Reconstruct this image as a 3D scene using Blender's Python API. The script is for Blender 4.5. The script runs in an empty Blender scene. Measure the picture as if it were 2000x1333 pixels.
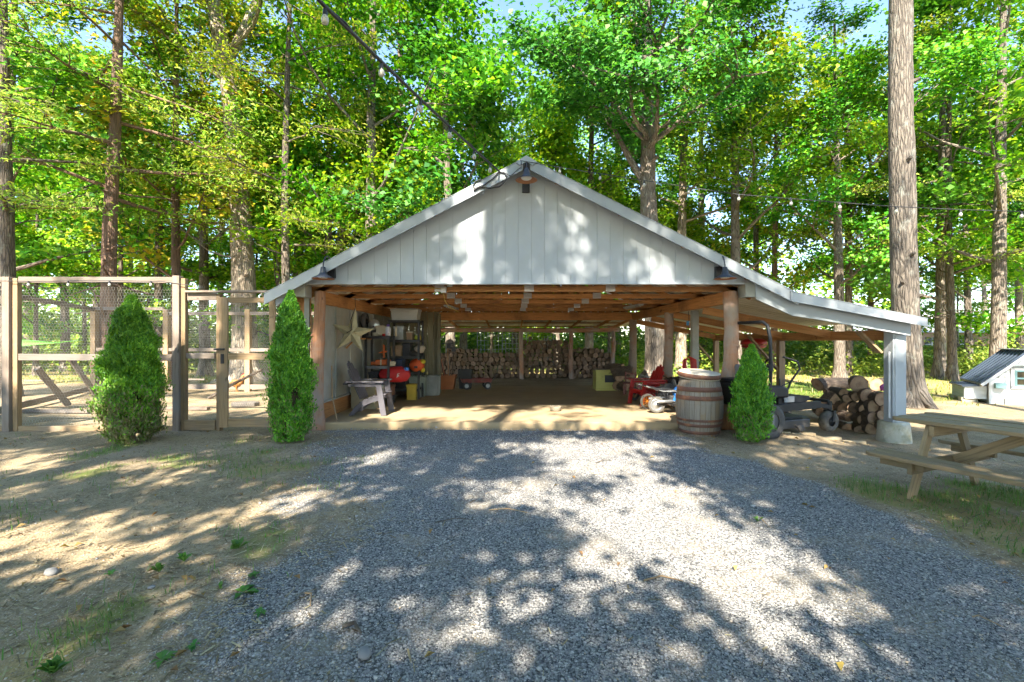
import bpy, math, random
import numpy as np
from mathutils import Vector, Matrix

S = bpy.context.scene
C = S.collection
R = math.radians
random.seed(7)

# ------------------------------------------------------------------ camera
FPX, CAMZ = 900.0, 1.5                      # focal length in pixels of a 2000 px wide frame
cam_d = bpy.data.cameras.new('camera')
cam_d.sensor_width = 36.0
cam_d.lens = 36.0 * FPX / 2000.0
cam_d.clip_start, cam_d.clip_end = 0.05, 2000.0
cam = bpy.data.objects.new('camera', cam_d)
cam.location = (0, 0, CAMZ)
cam.rotation_euler = (R(90), 0, 0)
C.objects.link(cam)
S.camera = cam

# ------------------------------------------------------------------ sky and sun
SUN = Vector((0.15, 0.73, -0.68)).normalized()   # the way the light travels
world = bpy.data.worlds.new('World')
S.world = world
world.use_nodes = True
wn = world.node_tree
bg = wn.nodes['Background']
sky = wn.nodes.new('ShaderNodeTexSky')
sky.sky_type = 'NISHITA'
sky.sun_disc = False
sky.sun_elevation = math.asin(-SUN.z)
sky.sun_rotation = math.atan2(-SUN.x, -SUN.y)
sky.air_density, sky.dust_density, sky.ozone_density = 1.0, 0.3, 2.0
wn.links.new(sky.outputs[0], bg.inputs[0])
bg.inputs[1].default_value = 0.11
sun_d = bpy.data.lights.new('sun', 'SUN')
sun_d.energy = 5.0
sun_d.angle = R(0.55)
sun_d.color = (1.0, 0.92, 0.78)
sun_o = bpy.data.objects.new('sun', sun_d)
sun_o.rotation_euler = SUN.to_track_quat('-Z', 'Y').to_euler()
sun_o.location = (-4, -20, 20)
C.objects.link(sun_o)
S.view_settings.view_transform = 'Standard'
S.view_settings.look = 'None'
S.view_settings.exposure = 2.3
S.view_settings.gamma = 1.0
S.cycles.max_bounces = 5
S.cycles.diffuse_bounces = 3
S.cycles.glossy_bounces = 2
S.cycles.transmission_bounces = 3
S.cycles.transparent_max_bounces = 4
S.cycles.use_adaptive_sampling = True
S.cycles.adaptive_threshold = 0.03
S.cycles.sample_clamp_indirect = 6.0
S.cycles.use_denoising = True

# ------------------------------------------------------------------ helpers
def at(px, py, D):
    return Vector(((px - 1000) / FPX * D, D, CAMZ - (py - 666.5) / FPX * D))

def on(px, py, z=0.0):
    """where the pixel meets the level z"""
    D = (CAMZ - z) * FPX / (py - 666.5)
    return Vector(((px - 1000) / FPX * D, D, z))

def sst(a, b, x):
    t = min(1.0, max(0.0, (x - a) / (b - a)))
    return t * t * (3 - 2 * t)

def gz(x, y):
    d = -0.2 * sst(4.4, 6.2, x) * sst(2.5, 7.0, y)
    d += 0.25 * sst(24, 60, y)
    return d + 0.012 * math.sin(1.3 * x + .4) * math.cos(1.1 * y) - 0.02

class MB:
    def __init__(self):
        self.v, self.f, self.uv, self.mi, self.sm = [], [], [], [], []
    def add(self, vs, fs, uvs=None, mi=0, smooth=False):
        b = len(self.v)
        self.v += [tuple(p) for p in vs]
        for k, f in enumerate(fs):
            self.f.append([i + b for i in f])
            if uvs is None:
                self.uv += [(vs[i][0] + vs[i][2] * .3, vs[i][1] + vs[i][2] * .7) for i in f]
            else:
                self.uv += list(uvs[k])
            self.mi.append(mi)
            self.sm.append(smooth)
        return self
    def frame(self, o, ax, ay, az, sx, sy, sz, mi=0, taper=1.0, bow=0.0):
        """a box along three axes; u runs along ax"""
        o, ax, ay, az = Vector(o), Vector(ax), Vector(ay), Vector(az)
        vs = []
        for i in (0, 1):
            t = taper if i else 1.0
            for j, k in ((-1, -1), (1, -1), (1, 1), (-1, 1)):
                vs.append(o + ax * (i * sx) + ay * (j * sy * .5 * t) + az * (k * sz * .5 * t))
        fs = [(0, 3, 2, 1), (4, 5, 6, 7), (0, 1, 5, 4), (1, 2, 6, 5), (2, 3, 7, 6), (3, 0, 4, 7)]
        r = random.random() * 7
        e = [(r, 0), (r, sy), (r + sz, sy), (r + sz, 0)]
        def q(v0, v1):
            return [(r, v0), (r, v1), (r + sx, v1), (r + sx, v0)]
        us = [e, e, q(0, sy), q(sy, sy + sz), q(sy + sz, 2 * sy + sz), q(2 * sy + sz, 2 * sy + 2 * sz)]
        return self.add(vs, fs, us, mi)
    def box(self, c, s, mi=0, rz=0.0, M=None):
        c = Vector(c)
        A = [Vector((1, 0, 0)), Vector((0, 1, 0)), Vector((0, 0, 1))]
        if rz:
            m = Matrix.Rotation(rz, 3, 'Z'); A = [m @ a for a in A]
        if M is not None:
            A = [M @ a for a in A]
        i = max(range(3), key=lambda k: s[k])
        j, k = (i + 1) % 3, (i + 2) % 3
        return self.frame(c - A[i] * (s[i] * .5), A[i], A[j], A[k], s[i], s[j], s[k], mi)
    def bar(self, p0, p1, w, h, up=(0, 0, 1), mi=0, taper=1.0):
        p0, p1 = Vector(p0), Vector(p1)
        d = p1 - p0; L = d.length; d.normalize()
        up = Vector(up)
        s = d.cross(up)
        if s.length < 1e-4:
            s = d.cross(Vector((0, 1, 0)))
        s.normalize(); u = s.cross(d)
        return self.frame(p0, d, s, u, L, w, h, mi, taper)
    def tube(self, pts, r, n=8, mi=0, caps=True, smooth=True, cap_mi=None, rough=0.0, sq=1.0):
        pts = [Vector(p) for p in pts]
        m = len(pts)
        rs = list(r) if hasattr(r, '__len__') else [r] * m
        vs, us = [], []
        t = (pts[1] - pts[0]).normalized()
        ref = Vector((0, 0, 1)) if abs(t.z) < .9 else Vector((1, 0, 0))
        a = t.cross(ref).normalized()
        L = 0.0
        Ls = []
        for i in range(m):
            if i == 0: t = pts[1] - pts[0]
            elif i == m - 1: t = pts[-1] - pts[-2]
            else: t = pts[i + 1] - pts[i - 1]
            t.normalize()
            a = (a - t * a.dot(t)).normalized()
            b = t.cross(a)
            if i: L += (pts[i] - pts[i - 1]).length
            Ls.append(L)
            for k in range(n):
                th = 2 * math.pi * k / n
                rr = rs[i] * (1 + (random.uniform(-rough, rough) if rough else 0))
                vs.append(pts[i] + a * (math.cos(th) * rr) + b * (math.sin(th) * rr * sq))
        fs = []
        c = 2 * math.pi * max(rs)
        for i in range(m - 1):
            for k in range(n):
                k2 = (k + 1) % n
                fs.append((i * n + k, i * n + k2, (i + 1) * n + k2, (i + 1) * n + k))
                us.append([(Ls[i], c * k / n), (Ls[i], c * (k + 1) / n), (Ls[i + 1], c * (k + 1) / n), (Ls[i + 1], c * k / n)])
        self.add(vs, fs, us, mi, smooth)
        if caps:
            cm = mi if cap_mi is None else cap_mi
            for i, rev in ((0, True), (m - 1, False)):
                ring = vs[i * n:(i + 1) * n]
                idx = list(range(n))
                if rev: idx.reverse()
                cu = [(.5 + .5 * math.cos(2 * math.pi * q / n), .5 + .5 * math.sin(2 * math.pi * q / n)) for q in idx]
                self.add(ring, [idx], [cu], cm, False)
        return self
    def lathe(self, prof, n=20, c=(0, 0, 0), mi=0, axis='Z', smooth=True, a0=0.0, a1=2 * math.pi):
        c = Vector(c)
        full = abs(a1 - a0 - 2 * math.pi) < 1e-6
        cols = n if full else n + 1
        vs = []
        for (r, z) in prof:
            for k in range(cols):
                th = a0 + (a1 - a0) * k / n
                x, y = r * math.cos(th), r * math.sin(th)
                if axis == 'Z': p = Vector((x, y, z))
                elif axis == 'Y': p = Vector((x, z, y))
                else: p = Vector((z, x, y))
                vs.append(c + p)
        fs, us = [], []
        for i in range(len(prof) - 1):
            for k in range(n):
                k2 = (k + 1) % cols if full else k + 1
                f = (i * cols + k, i * cols + k2, (i + 1) * cols + k2, (i + 1) * cols + k)
                if axis == 'Y': f = f[::-1]
                fs.append(f)
                rr = max(prof[i][0], prof[i + 1][0])
                w0, w1 = rr * (a0 + (a1 - a0) * k / n), rr * (a0 + (a1 - a0) * (k + 1) / n)
                q = [(prof[i][1], w0), (prof[i][1], w1), (prof[i + 1][1], w1), (prof[i + 1][1], w0)]
                us.append(q[::-1] if axis == 'Y' else q)
        return self.add(vs, fs, us, mi, smooth)
    def prism(self, poly, o, ax, ay, az, depth, mi=0):
        o, ax, ay, az = Vector(o), Vector(ax), Vector(ay), Vector(az)
        n = len(poly)
        vs = [o + ax * a + ay * b for a, b in poly] + [o + ax * a + ay * b + az * depth for a, b in poly]
        fs = [list(range(n))[::-1], list(range(n, 2 * n))]
        us = [[poly[i] for i in fs[0]], [poly[i - n] for i in fs[1]]]
        L = 0
        for i in range(n):
            j = (i + 1) % n
            d = math.hypot(poly[j][0] - poly[i][0], poly[j][1] - poly[i][1])
            fs.append((i, j, j + n, i + n))
            us.append([(L, 0), (L + d, 0), (L + d, depth), (L, depth)])
            L += d
        return self.add(vs, fs, us, mi)
    def ball(self, c, r, n=12, m=8, mi=0, jit=0.0):
        if not hasattr(r, '__len__'): r = (r, r, r)
        c = Vector(c)
        vs = [c + Vector((0, 0, -r[2]))]
        for i in range(1, m):
            ph = -math.pi / 2 + math.pi * i / m
            for k in range(n):
                th = 2 * math.pi * k / n
                q = 1 + (random.uniform(-jit, jit) if jit else 0)
                vs.append(c + Vector((r[0] * math.cos(ph) * math.cos(th) * q, r[1] * math.cos(ph) * math.sin(th) * q, r[2] * math.sin(ph) * q)))
        vs.append(c + Vector((0, 0, r[2])))
        fs = []
        for k in range(n):
            fs.append((0, 1 + (k + 1) % n, 1 + k))
            b = 1 + (m - 2) * n
            fs.append((b + k, b + (k + 1) % n, len(vs) - 1))
        for i in range(m - 2):
            for k in range(n):
                fs.append((1 + i * n + k, 1 + i * n + (k + 1) % n, 1 + (i + 1) * n + (k + 1) % n, 1 + (i + 1) * n + k))
        return self.add(vs, fs, None, mi, True)
    def mesh(self, name, mats):
        me = bpy.data.meshes.new(name)
        me.from_pydata(self.v, [], self.f)
        ul = me.uv_layers.new(name='UVMap')
        ul.data.foreach_set('uv', [q for p in self.uv for q in p])
        for m in (mats if isinstance(mats, (list, tuple)) else [mats]):
            me.materials.append(m)
        me.polygons.foreach_set('material_index', self.mi)
        me.polygons.foreach_set('use_smooth', self.sm)
        me.update()
        return me
    def build(self, name, mats, parent=None, bevel=0.0, world=False):
        return obj(name, self.mesh(name, mats), parent, bevel, world)

def wmat(p):
    return p.matrix_basis.copy() if p.parent is None else wmat(p.parent) @ p.matrix_parent_inverse @ p.matrix_basis

def obj(name, me, parent=None, bevel=0.0, world=False):
    o = bpy.data.objects.new(name, me)
    C.objects.link(o)
    if parent is not None:
        o.parent = parent
        if world:
            o.matrix_parent_inverse = wmat(parent).inverted()
    if bevel:
        md = o.modifiers.new('bevel', 'BEVEL')
        md.width = bevel; md.segments = 2; md.limit_method = 'ANGLE'; md.angle_limit = R(40)
    return o

def thing(name, label, cat, loc=(0, 0, 0), rz=0.0, group=None, scale=1.0):
    o = bpy.data.objects.new(name, None)
    C.objects.link(o)
    o.location = loc; o.rotation_euler = (0, 0, rz)
    o.scale = (scale,) * 3
    o.empty_display_size = .2
    o['label'] = label; o['category'] = cat
    if group: o['group'] = group
    return o

def tag(o, label, cat, group=None):
    o['label'] = label; o['category'] = cat
    if group: o['group'] = group
    return o

def struct(o, kind='structure'):
    o['kind'] = kind
    return o

def copy_tree(o, parent=None):
    c = o.copy(); C.objects.link(c)
    if parent is not None: c.parent = parent
    for ch in list(o.children): copy_tree(ch, c)
    return c

# ------------------------------------------------------------------ materials
MATS = {}
class G:
    def __init__(self, name):
        self.m = bpy.data.materials.new(name); self.m.use_nodes = True
        self.t = self.m.node_tree
        self.b = self.t.nodes['Principled BSDF']
        self.out = self.t.nodes['Material Output']
    def n(self, kind, **kw):
        nd = self.t.nodes.new('ShaderNode' + kind)
        for k, v in kw.items(): setattr(nd, k, v)
        return nd
    def l(self, a, b): self.t.links.new(a, b)
    def coord(self, which='Object', scale=(1, 1, 1), rnd=True):
        tc = self.n('TexCoord'); mp = self.n('Mapping')
        mp.inputs['Scale'].default_value = scale
        self.l(tc.outputs[which], mp.inputs['Vector'])
        if rnd:
            oi = self.n('ObjectInfo'); mu = self.n('Math', operation='MULTIPLY'); mu.inputs[1].default_value = 37.0
            self.l(oi.outputs['Random'], mu.inputs[0]); self.l(mu.outputs[0], mp.inputs['Location'])
        return mp.outputs[0]
    def noise(self, vec, scale, detail=5, rough=.6, dist=0.0):
        nd = self.n('TexNoise'); self.l(vec, nd.inputs['Vector'])
        nd.inputs['Scale'].default_value = scale; nd.inputs['Detail'].default_value = detail
        nd.inputs['Roughness'].default_value = rough; nd.inputs['Distortion'].default_value = dist
        return nd.outputs['Fac']
    def ramp(self, fac, stops, interp='LINEAR'):
        r = self.n('ValToRGB'); self.l(fac, r.inputs[0])
        e = r.color_ramp.elements
        r.color_ramp.interpolation = interp
        while len(e) < len(stops): e.new(.5)
        for k, (p, c) in enumerate(stops):
            e[k].position = p; e[k].color = (*c, 1) if len(c) == 3 else c
        return r.outputs[0]
    def gray(self, fac, a, b):
        return self.ramp(fac, [(a, (0, 0, 0)), (b, (1, 1, 1))])
    def mix(self, fac, a, b, mode='MIX'):
        m = self.n('MixRGB', blend_type=mode)
        for s, v in ((m.inputs[0], fac), (m.inputs[1], a), (m.inputs[2], b)):
            if hasattr(v, 'is_linked') or hasattr(v, 'links'): self.l(v, s)
            elif hasattr(v, '__len__'): s.default_value = (*v, 1)
            else: s.default_value = v
        return m.outputs[0]
    def bump(self, h, strength=.3, dist=.01, normal=None):
        b = self.n('Bump'); b.inputs['Strength'].default_value = strength; b.inputs['Distance'].default_value = dist
        self.l(h, b.inputs['Height'])
        if normal is not None: self.l(normal, b.inputs['Normal'])
        return b.outputs[0]

def surf(name, c1, c2=None, rough=.7, metal=0.0, scale=5, coord='Object', stretch=(1, 1, 1), lo=.3, hi=.7,
         bump=.15, bscale=60, bdist=.004, c3=None, s3=1.5, f3=(.5, .62), spec=None, objvar=0.0, detail=6):
    if name in MATS: return MATS[name]
    g = G(name)
    v = g.coord(coord, stretch)
    c2 = c2 or tuple(x * .8 for x in c1)
    col = g.ramp(g.noise(v, scale, detail), [(lo, c1), (hi, c2)])
    if c3:
        v3 = g.coord('Object', (1, 1, 1))
        col = g.mix(g.gray(g.noise(v3, s3, 7, .65), *f3), col, c3)
    if objvar:
        oi = g.n('ObjectInfo')
        hv = g.n('HueSaturation')
        mr = g.n('MapRange'); mr.inputs[3].default_value = 1 - objvar; mr.inputs[4].default_value = 1 + objvar
        g.l(oi.outputs['Random'], mr.inputs[0]); g.l(mr.outputs[0], hv.inputs['Value']); g.l(col, hv.inputs['Color'])
        col = hv.outputs[0]
    g.l(col, g.b.inputs['Base Color'])
    g.b.inputs['Roughness'].default_value = rough
    g.b.inputs['Metallic'].default_value = metal
    if spec is not None: g.b.inputs['Specular IOR Level'].default_value = spec
    if bump:
        g.l(g.bump(g.noise(v, bscale, 4), bump, bdist), g.b.inputs['Normal'])
    MATS[name] = g.m
    return g.m

def wood(name, c1, c2, c3=None, rough=.8, bump=.5, objvar=.18, s3=1.2, f3=(.5, .7)):
    """u along the grain, v across"""
    if name in MATS: return MATS[name]
    g = G(name)
    v = g.coord('UV', (1.1, 26, 1))
    f = g.noise(v, 2.2, 8, .62, .5)
    col = g.ramp(f, [(.3, c2), (.48, c1), (.66, tuple(min(1, x * 1.18) for x in c1))])
    v2 = g.coord('UV', (1.3, 2.2, 1))
    knots = g.gray(g.noise(v2, 3.2, 2, .4), .72, .78)
    col = g.mix(knots, col, tuple(x * .45 for x in c2))
    big = g.noise(g.coord('Object', (1, 1, 1)), s3, 6, .65)
    if c3: col = g.mix(g.gray(big, *f3), col, c3)
    oi = g.n('ObjectInfo'); hv = g.n('HueSaturation'); mr = g.n('MapRange')
    mr.inputs[3].default_value = 1 - objvar; mr.inputs[4].default_value = 1 + objvar
    g.l(oi.outputs['Random'], mr.inputs[0]); g.l(mr.outputs[0], hv.inputs['Value']); g.l(col, hv.inputs['Color'])
    g.l(hv.outputs[0], g.b.inputs['Base Color'])
    g.b.inputs['Roughness'].default_value = rough
    g.l(g.bump(f, bump, .006), g.b.inputs['Normal'])
    MATS[name] = g.m
    return g.m

def leafmat(name, cols, trans=.4, rough=.55, hue=.0):
    if name in MATS: return MATS[name]
    g = G(name)
    geo = g.n('NewGeometry')
    n = len(cols)
    col = g.ramp(geo.outputs['Random Per Island'], [(i / max(1, n - 1), c) for i, c in enumerate(cols)])
    oi = g.n('ObjectInfo'); hv = g.n('HueSaturation'); mr = g.n('MapRange')
    mr.inputs[3].default_value = .5 - .022; mr.inputs[4].default_value = .5 + .02
    g.l(oi.outputs['Random'], mr.inputs[0]); g.l(mr.outputs[0], hv.inputs['Hue']); g.l(col, hv.inputs['Color'])
    v = g.coord('Object', (1, 1, 1), False)
    mr2 = g.n('MapRange'); mr2.inputs[1].default_value = .3; mr2.inputs[2].default_value = .7
    mr2.inputs[3].default_value = .72; mr2.inputs[4].default_value = 1.3
    g.l(g.noise(v, .8, 1), mr2.inputs[0]); g.l(mr2.outputs[0], hv.inputs['Value'])
    col = hv.outputs[0]
    g.l(col, g.b.inputs['Base Color'])
    g.b.inputs['Roughness'].default_value = rough
    g.b.inputs['Specular IOR Level'].default_value = .4
    tr = g.n('BsdfTranslucent')
    c2 = g.mix(1.0, col, (1.15, 1.05, .45), 'MULTIPLY')
    g.l(c2, tr.inputs['Color'])
    ms = g.n('MixShader'); ms.inputs[0].default_value = trans
    g.l(g.b.outputs[0], ms.inputs[1]); g.l(tr.outputs[0], ms.inputs[2])
    g.l(ms.outputs[0], g.out.inputs['Surface'])
    MATS[name] = g.m
    return g.m

def barkmat(name, dark, light, lichen=(.42, .44, .36), vs=(2.2, 7.5, 1), lf=(.54, .64)):
    if name in MATS: return MATS[name]
    g = G(name)
    v = g.coord('UV', vs)
    f = g.noise(v, 1.5, 9, .72, 1.2)
    vo = g.n('TexVoronoi'); vo.feature = 'DISTANCE_TO_EDGE'
    vo.inputs['Scale'].default_value = 1.1
    g.l(v, vo.inputs['Vector'])
    edge = g.gray(vo.outputs['Distance'], .0, .22)
    h = g.mix(.55, edge, f)
    col = g.ramp(h, [(.2, dark), (.55, light), (.85, tuple(min(1, x * 1.25) for x in light))])
    li = g.gray(g.noise(g.coord('Object', (1, 1, .6)), 3.3, 9, .75), *lf)
    col = g.mix(li, col, lichen)
    g.l(col, g.b.inputs['Base Color'])
    g.b.inputs['Roughness'].default_value = .9
    g.l(g.bump(h, 1.0, .06), g.b.inputs['Normal'])
    MATS[name] = g.m
    return g.m

WHITE = surf('white_paint', (.38, .41, .44), (.34, .368, .395), .55, scale=2.5, bump=.08, bscale=90, c3=(.35, .36, .36), s3=1.1, f3=(.58, .85))
WHITE_OLD = surf('worn_white_paint', (.36, .37, .35), (.27, .28, .25), .65, scale=3, bump=.15, c3=(.33, .29, .2), s3=1.6, f3=(.52, .75))
TRIM = surf('galvanised_trim', (.34, .365, .39), (.30, .32, .345), .38, .35, scale=3, bump=.03, c3=(.45, .46, .46), f3=(.55, .8))
SHEET = surf('roof_metal', (.66, .62, .54), (.56, .52, .45), .5, .0, scale=2, bump=.03, c3=(.38, .32, .24), f3=(.5, .8))
CONCRETE = surf('concrete', (.38, .285, .165), (.29, .21, .12), .85, scale=1.3, bump=.25, bscale=45, c3=(.25, .21, .14), s3=.9, f3=(.5, .75))
FOOTING = surf('old_concrete', (.50, .47, .38), (.38, .35, .27), .9, scale=3, bump=.6, bscale=25, bdist=.02, c3=(.24, .22, .12), s3=2.2, f3=(.5, .68))
BROWN = wood('brown_lumber', (.42, .20, .07), (.23, .10, .035), c3=(.17, .08, .035))
LOGPOST = wood('cedar_log', (.34, .16, .08), (.15, .065, .035), c3=(.30, .235, .19), f3=(.40, .56), bump=1.0)
GREYWOOD = wood('weathered_wood', (.20, .155, .12), (.105, .08, .06), c3=(.195, .17, .15), f3=(.45, .65))
TANWOOD = wood('tan_wood', (.29, .195, .105), (.17, .105, .05), c3=(.22, .175, .13), f3=(.5, .7))
PICNIC = wood('picnic_wood', (.235, .165, .085), (.13, .088, .043), c3=(.18, .135, .07), f3=(.45, .7))
BLACK = surf('black_metal', (.02, .021, .025), (.035, .035, .04), .45, .3, scale=8, bump=.04)
RUBBER = surf('rubber', (.035, .035, .037), (.075, .07, .065), .8, scale=12, bump=.2)
CABLE = surf('cable', (.02, .02, .022), (.04, .04, .045), .5, bump=.05)
GLASS_BULB = surf('bulb_glass', (.42, .42, .37), (.38, .38, .33), .12, bump=0)
# ------------------------------------------------------------------ ground
def drive_edges(y):
    yl = [-8, 0, 2, 4, 5.3, 7.3, 8.2]
    l = np.interp(y, yl, [-1.3, -1.25, -1.25, -1.75, -2.2, -2.75, -2.9])
    r = np.interp(y, yl, [2.9, 2.95, 3.0, 3.4, 3.05, 2.6, 2.5])
    return l, r

def vnoise(x, y, s, seed=0):
    """cheap smooth value noise for masks"""
    rs = np.random.RandomState(seed)
    T = rs.rand(64, 64)
    X, Y = np.asarray(x) * s, np.asarray(y) * s
    xi, yi = np.floor(X).astype(int), np.floor(Y).astype(int)
    fx, fy = X - xi, Y - yi
    fx, fy = fx * fx * (3 - 2 * fx), fy * fy * (3 - 2 * fy)
    a, b = T[xi % 64, yi % 64], T[(xi + 1) % 64, yi % 64]
    c, d = T[xi % 64, (yi + 1) % 64], T[(xi + 1) % 64, (yi + 1) % 64]
    return (a * (1 - fx) + b * fx) * (1 - fy) + (c * (1 - fx) + d * fx) * fy

def gravel_mask(x, y):
    l, r = drive_edges(y)
    n = (vnoise(x, y, 1.4, 1) - .5) * .9 + (vnoise(x, y, 4.0, 2) - .5) * .4
    a = np.clip((x - l + n) / 1.3 + .5, 0, 1)
    b = np.clip((r - x + n * .7) / .5 + .5, 0, 1)
    c = np.clip((8.3 - y) / .2, 0, 1)
    return a * b * c

def grass_mask(x, y):
    n = vnoise(x, y, .9, 3) * .6 + vnoise(x, y, 2.7, 4) * .4
    far = np.clip((y - 11.5) / 3, 0, 1) * np.clip((x + 6.5) / 2, 0, 1) * .9
    far = np.maximum(far, np.clip((y - 15.5) / 2, 0, 1) * .75)
    far = far * np.where((x > -4.2) & (x < 4.6) & (y < 19.8), 0, 1)
    far *= np.where(y > 34, 1.15, 1.0)
    _, r = drive_edges(y)
    near = np.exp(-((x - r - .55) / .55) ** 2) * np.clip((6 - y) / 1.5, 0, 1) * 1.2
    near = np.maximum(near, np.exp(-((x - 4.9) / 1.3) ** 2 - ((y - 4.6) / 1.0) ** 2) * .7)
    left = np.where(x < -1.4, .5, 0) * np.clip((7.9 - y) / .5, 0, 1)
    m = np.maximum(np.maximum(far, near), left)
    return np.clip((m + n - .95) / .35, 0, 1) * (1 - gravel_mask(x, y) * .95)

def axis(lo, hi, fine_lo, fine_hi, step):
    a = list(np.arange(fine_lo, fine_hi, step))
    s, p = step, fine_lo
    while p > lo:
        s *= 1.16; p -= s; a.insert(0, p)
    s, p = step, a[-1]
    while p < hi:
        s *= 1.16; p += s; a.append(p)
    return np.array(a)

xs, ys = axis(-900, 900, -9, 9.5, .11), axis(-300, 1200, -1.5, 13, .11)
GX, GY = np.meshgrid(xs, ys)
GZ = np.vectorize(gz)(GX, GY)
GZ += (vnoise(GX, GY, 2.2, 9) - .5) * .018 * (np.abs(GX) < 12)
gr = gravel_mask(GX, GY)
slab_zone = (GX > -3.75) & (GX < 4.2) & (GY > 7.95) & (GY < 15)
GZ = np.where(slab_zone, -.08, GZ)
me = bpy.data.meshes.new('ground')
ny, nx = GX.shape
idx = np.arange(nx * ny).reshape(ny, nx)
quads = np.stack([idx[:-1, :-1], idx[:-1, 1:], idx[1:, 1:], idx[1:, :-1]], -1).reshape(-1, 4)
me.from_pydata(np.stack([GX, GY, GZ], -1).reshape(-1, 3).tolist(), [], quads.tolist())
for nm, m in (('gravel', gr), ('grass', grass_mask(GX, GY))):
    a = me.attributes.new(nm, 'FLOAT', 'POINT'); a.data.foreach_set('value', m.reshape(-1).astype(np.float32))
me.polygons.foreach_set('use_smooth', [True] * len(me.polygons))

g = G('ground')
v = g.coord('Object', (1, 1, 1), False)
at1 = g.n('Attribute', attribute_name='gravel'); at2 = g.n('Attribute', attribute_name='grass')
dirt = g.ramp(g.noise(v, 1.1, 9, .7), [(.28, (.38, .295, .18)), (.5, (.28, .21, .125)), (.68, (.16, .12, .075))])
speck = g.noise(v, 55, 5, .75)
dirt = g.mix(g.gray(speck, .54, .66), dirt, (.44, .38, .29))
dirt = g.mix(g.gray(g.noise(v, 23, 6, .7), .54, .66), dirt, (.13, .095, .06))
vo = g.n('TexVoronoi'); vo.inputs['Scale'].default_value = 62; g.l(v, vo.inputs['Vector'])
sep = g.n('SeparateColor'); g.l(vo.outputs['Color'], sep.inputs[0])
stone = g.ramp(sep.outputs[0], [(0, (.15, .147, .146)), (.45, (.24, .234, .226)), (.8, (.325, .315, .30)), (1, (.5, .48, .44))])
stone = g.mix(g.gray(vo.outputs['Distance'], .35, .75), stone, (.06, .06, .062))
stone = g.mix(g.gray(g.noise(v, 1.6, 6, .6), .5, .8), stone, (.30, .25, .18))
grassc = g.ramp(g.noise(v, 3.5, 8, .75), [(.3, (.15, .17, .035)), (.5, (.10, .16, .025)), (.68, (.22, .19, .07))])
grassc = g.mix(g.gray(g.noise(v, .22, 5, .6), .42, .56), grassc, (.36, .26, .12))
def edged(attr, amt):
    s = g.n('Math', operation='ADD'); g.l(attr, s.inputs[0])
    m = g.n('Math', operation='MULTIPLY_ADD'); g.l(g.noise(v, 9, 8, .75), m.inputs[0]); m.inputs[1].default_value = amt; m.inputs[2].default_value = -amt / 2
    g.l(m.outputs[0], s.inputs[1]); return g.gray(s.outputs[0], .3, .7)
col = g.mix(edged(at1.outputs['Fac'], 1.0), dirt, stone)
col = g.mix(edged(at2.outputs['Fac'], 1.3), col, grassc)
g.l(col, g.b.inputs['Base Color'])
g.b.inputs['Roughness'].default_value = .92
g.b.inputs['Specular IOR Level'].default_value = .2
hh = g.mix(.5, vo.outputs['Distance'], speck)
g.l(g.bump(hh, .7, .02), g.b.inputs['Normal'])
me.materials.append(g.m)
struct(obj('ground', me))

# concrete slab of the carport
mb = MB()
prof = [(-3.62, -.12), (-3.62, .06), (-3.6, .075), (3.08, .075), (3.1, .06), (3.1, -.12)]
mb.prism([(a, b) for a, b in prof], (0, 8.06, 0), (1, 0, 0), (0, 0, 1), (0, 1, 0), 6.45)
mb.box((3.52, 11.42, -.03), (.84, 5.75, .2))
slab = mb.build('slab', CONCRETE, bevel=.012); struct(slab)
mb = MB()
for i in range(4):
    q = 4.2 + i * .42; mb.box((q + .21, 7.66 + .02 * (i % 2), gz(q + .2, 7.66) - .02), (.40, .09, .08))
struct(mb.build('lean_to_floor', surf('dusty_concrete', (.46, .38, .25), (.36, .29, .18), .9, scale=2, bump=.4, bscale=30, c3=(.30, .23, .14), f3=(.42, .62))))

# ------------------------------------------------------------------ loose stones, leaves and grass
def soup(name, V, F, mat, parent=None, smooth=False):
    """V (n,k,3) vertices per piece, F (m,3|4) faces of one piece"""
    n, k, _ = V.shape
    F = np.asarray(F)
    m, c = F.shape
    me = bpy.data.meshes.new(name)
    me.vertices.add(n * k)
    me.vertices.foreach_set('co', V.reshape(-1).astype(np.float32))
    L = (F[None] + (np.arange(n) * k)[:, None, None]).reshape(-1)
    me.loops.add(len(L)); me.loops.foreach_set('vertex_index', L.astype(np.int32))
    me.polygons.add(n * m)
    me.polygons.foreach_set('loop_start', (np.arange(n * m) * c).astype(np.int32))
    if smooth: me.polygons.foreach_set('use_smooth', np.ones(n * m, bool))
    me.materials.append(mat)
    me.update(calc_edges=True)
    return me

def rotmats(rs, n):
    q = rs.normal(size=(n, 4)); q /= np.linalg.norm(q, axis=1)[:, None]
    w, x, y, z = q.T
    return np.stack([np.stack([1 - 2 * (y * y + z * z), 2 * (x * y - z * w), 2 * (x * z + y * w)], -1),
                     np.stack([2 * (x * y + z * w), 1 - 2 * (x * x + z * z), 2 * (y * z - x * w)], -1),
                     np.stack([2 * (x * z - y * w), 2 * (y * z + x * w), 1 - 2 * (x * x + y * y)], -1)], 1)

def gzv(x, y): return np.vectorize(gz)(x, y)

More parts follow.
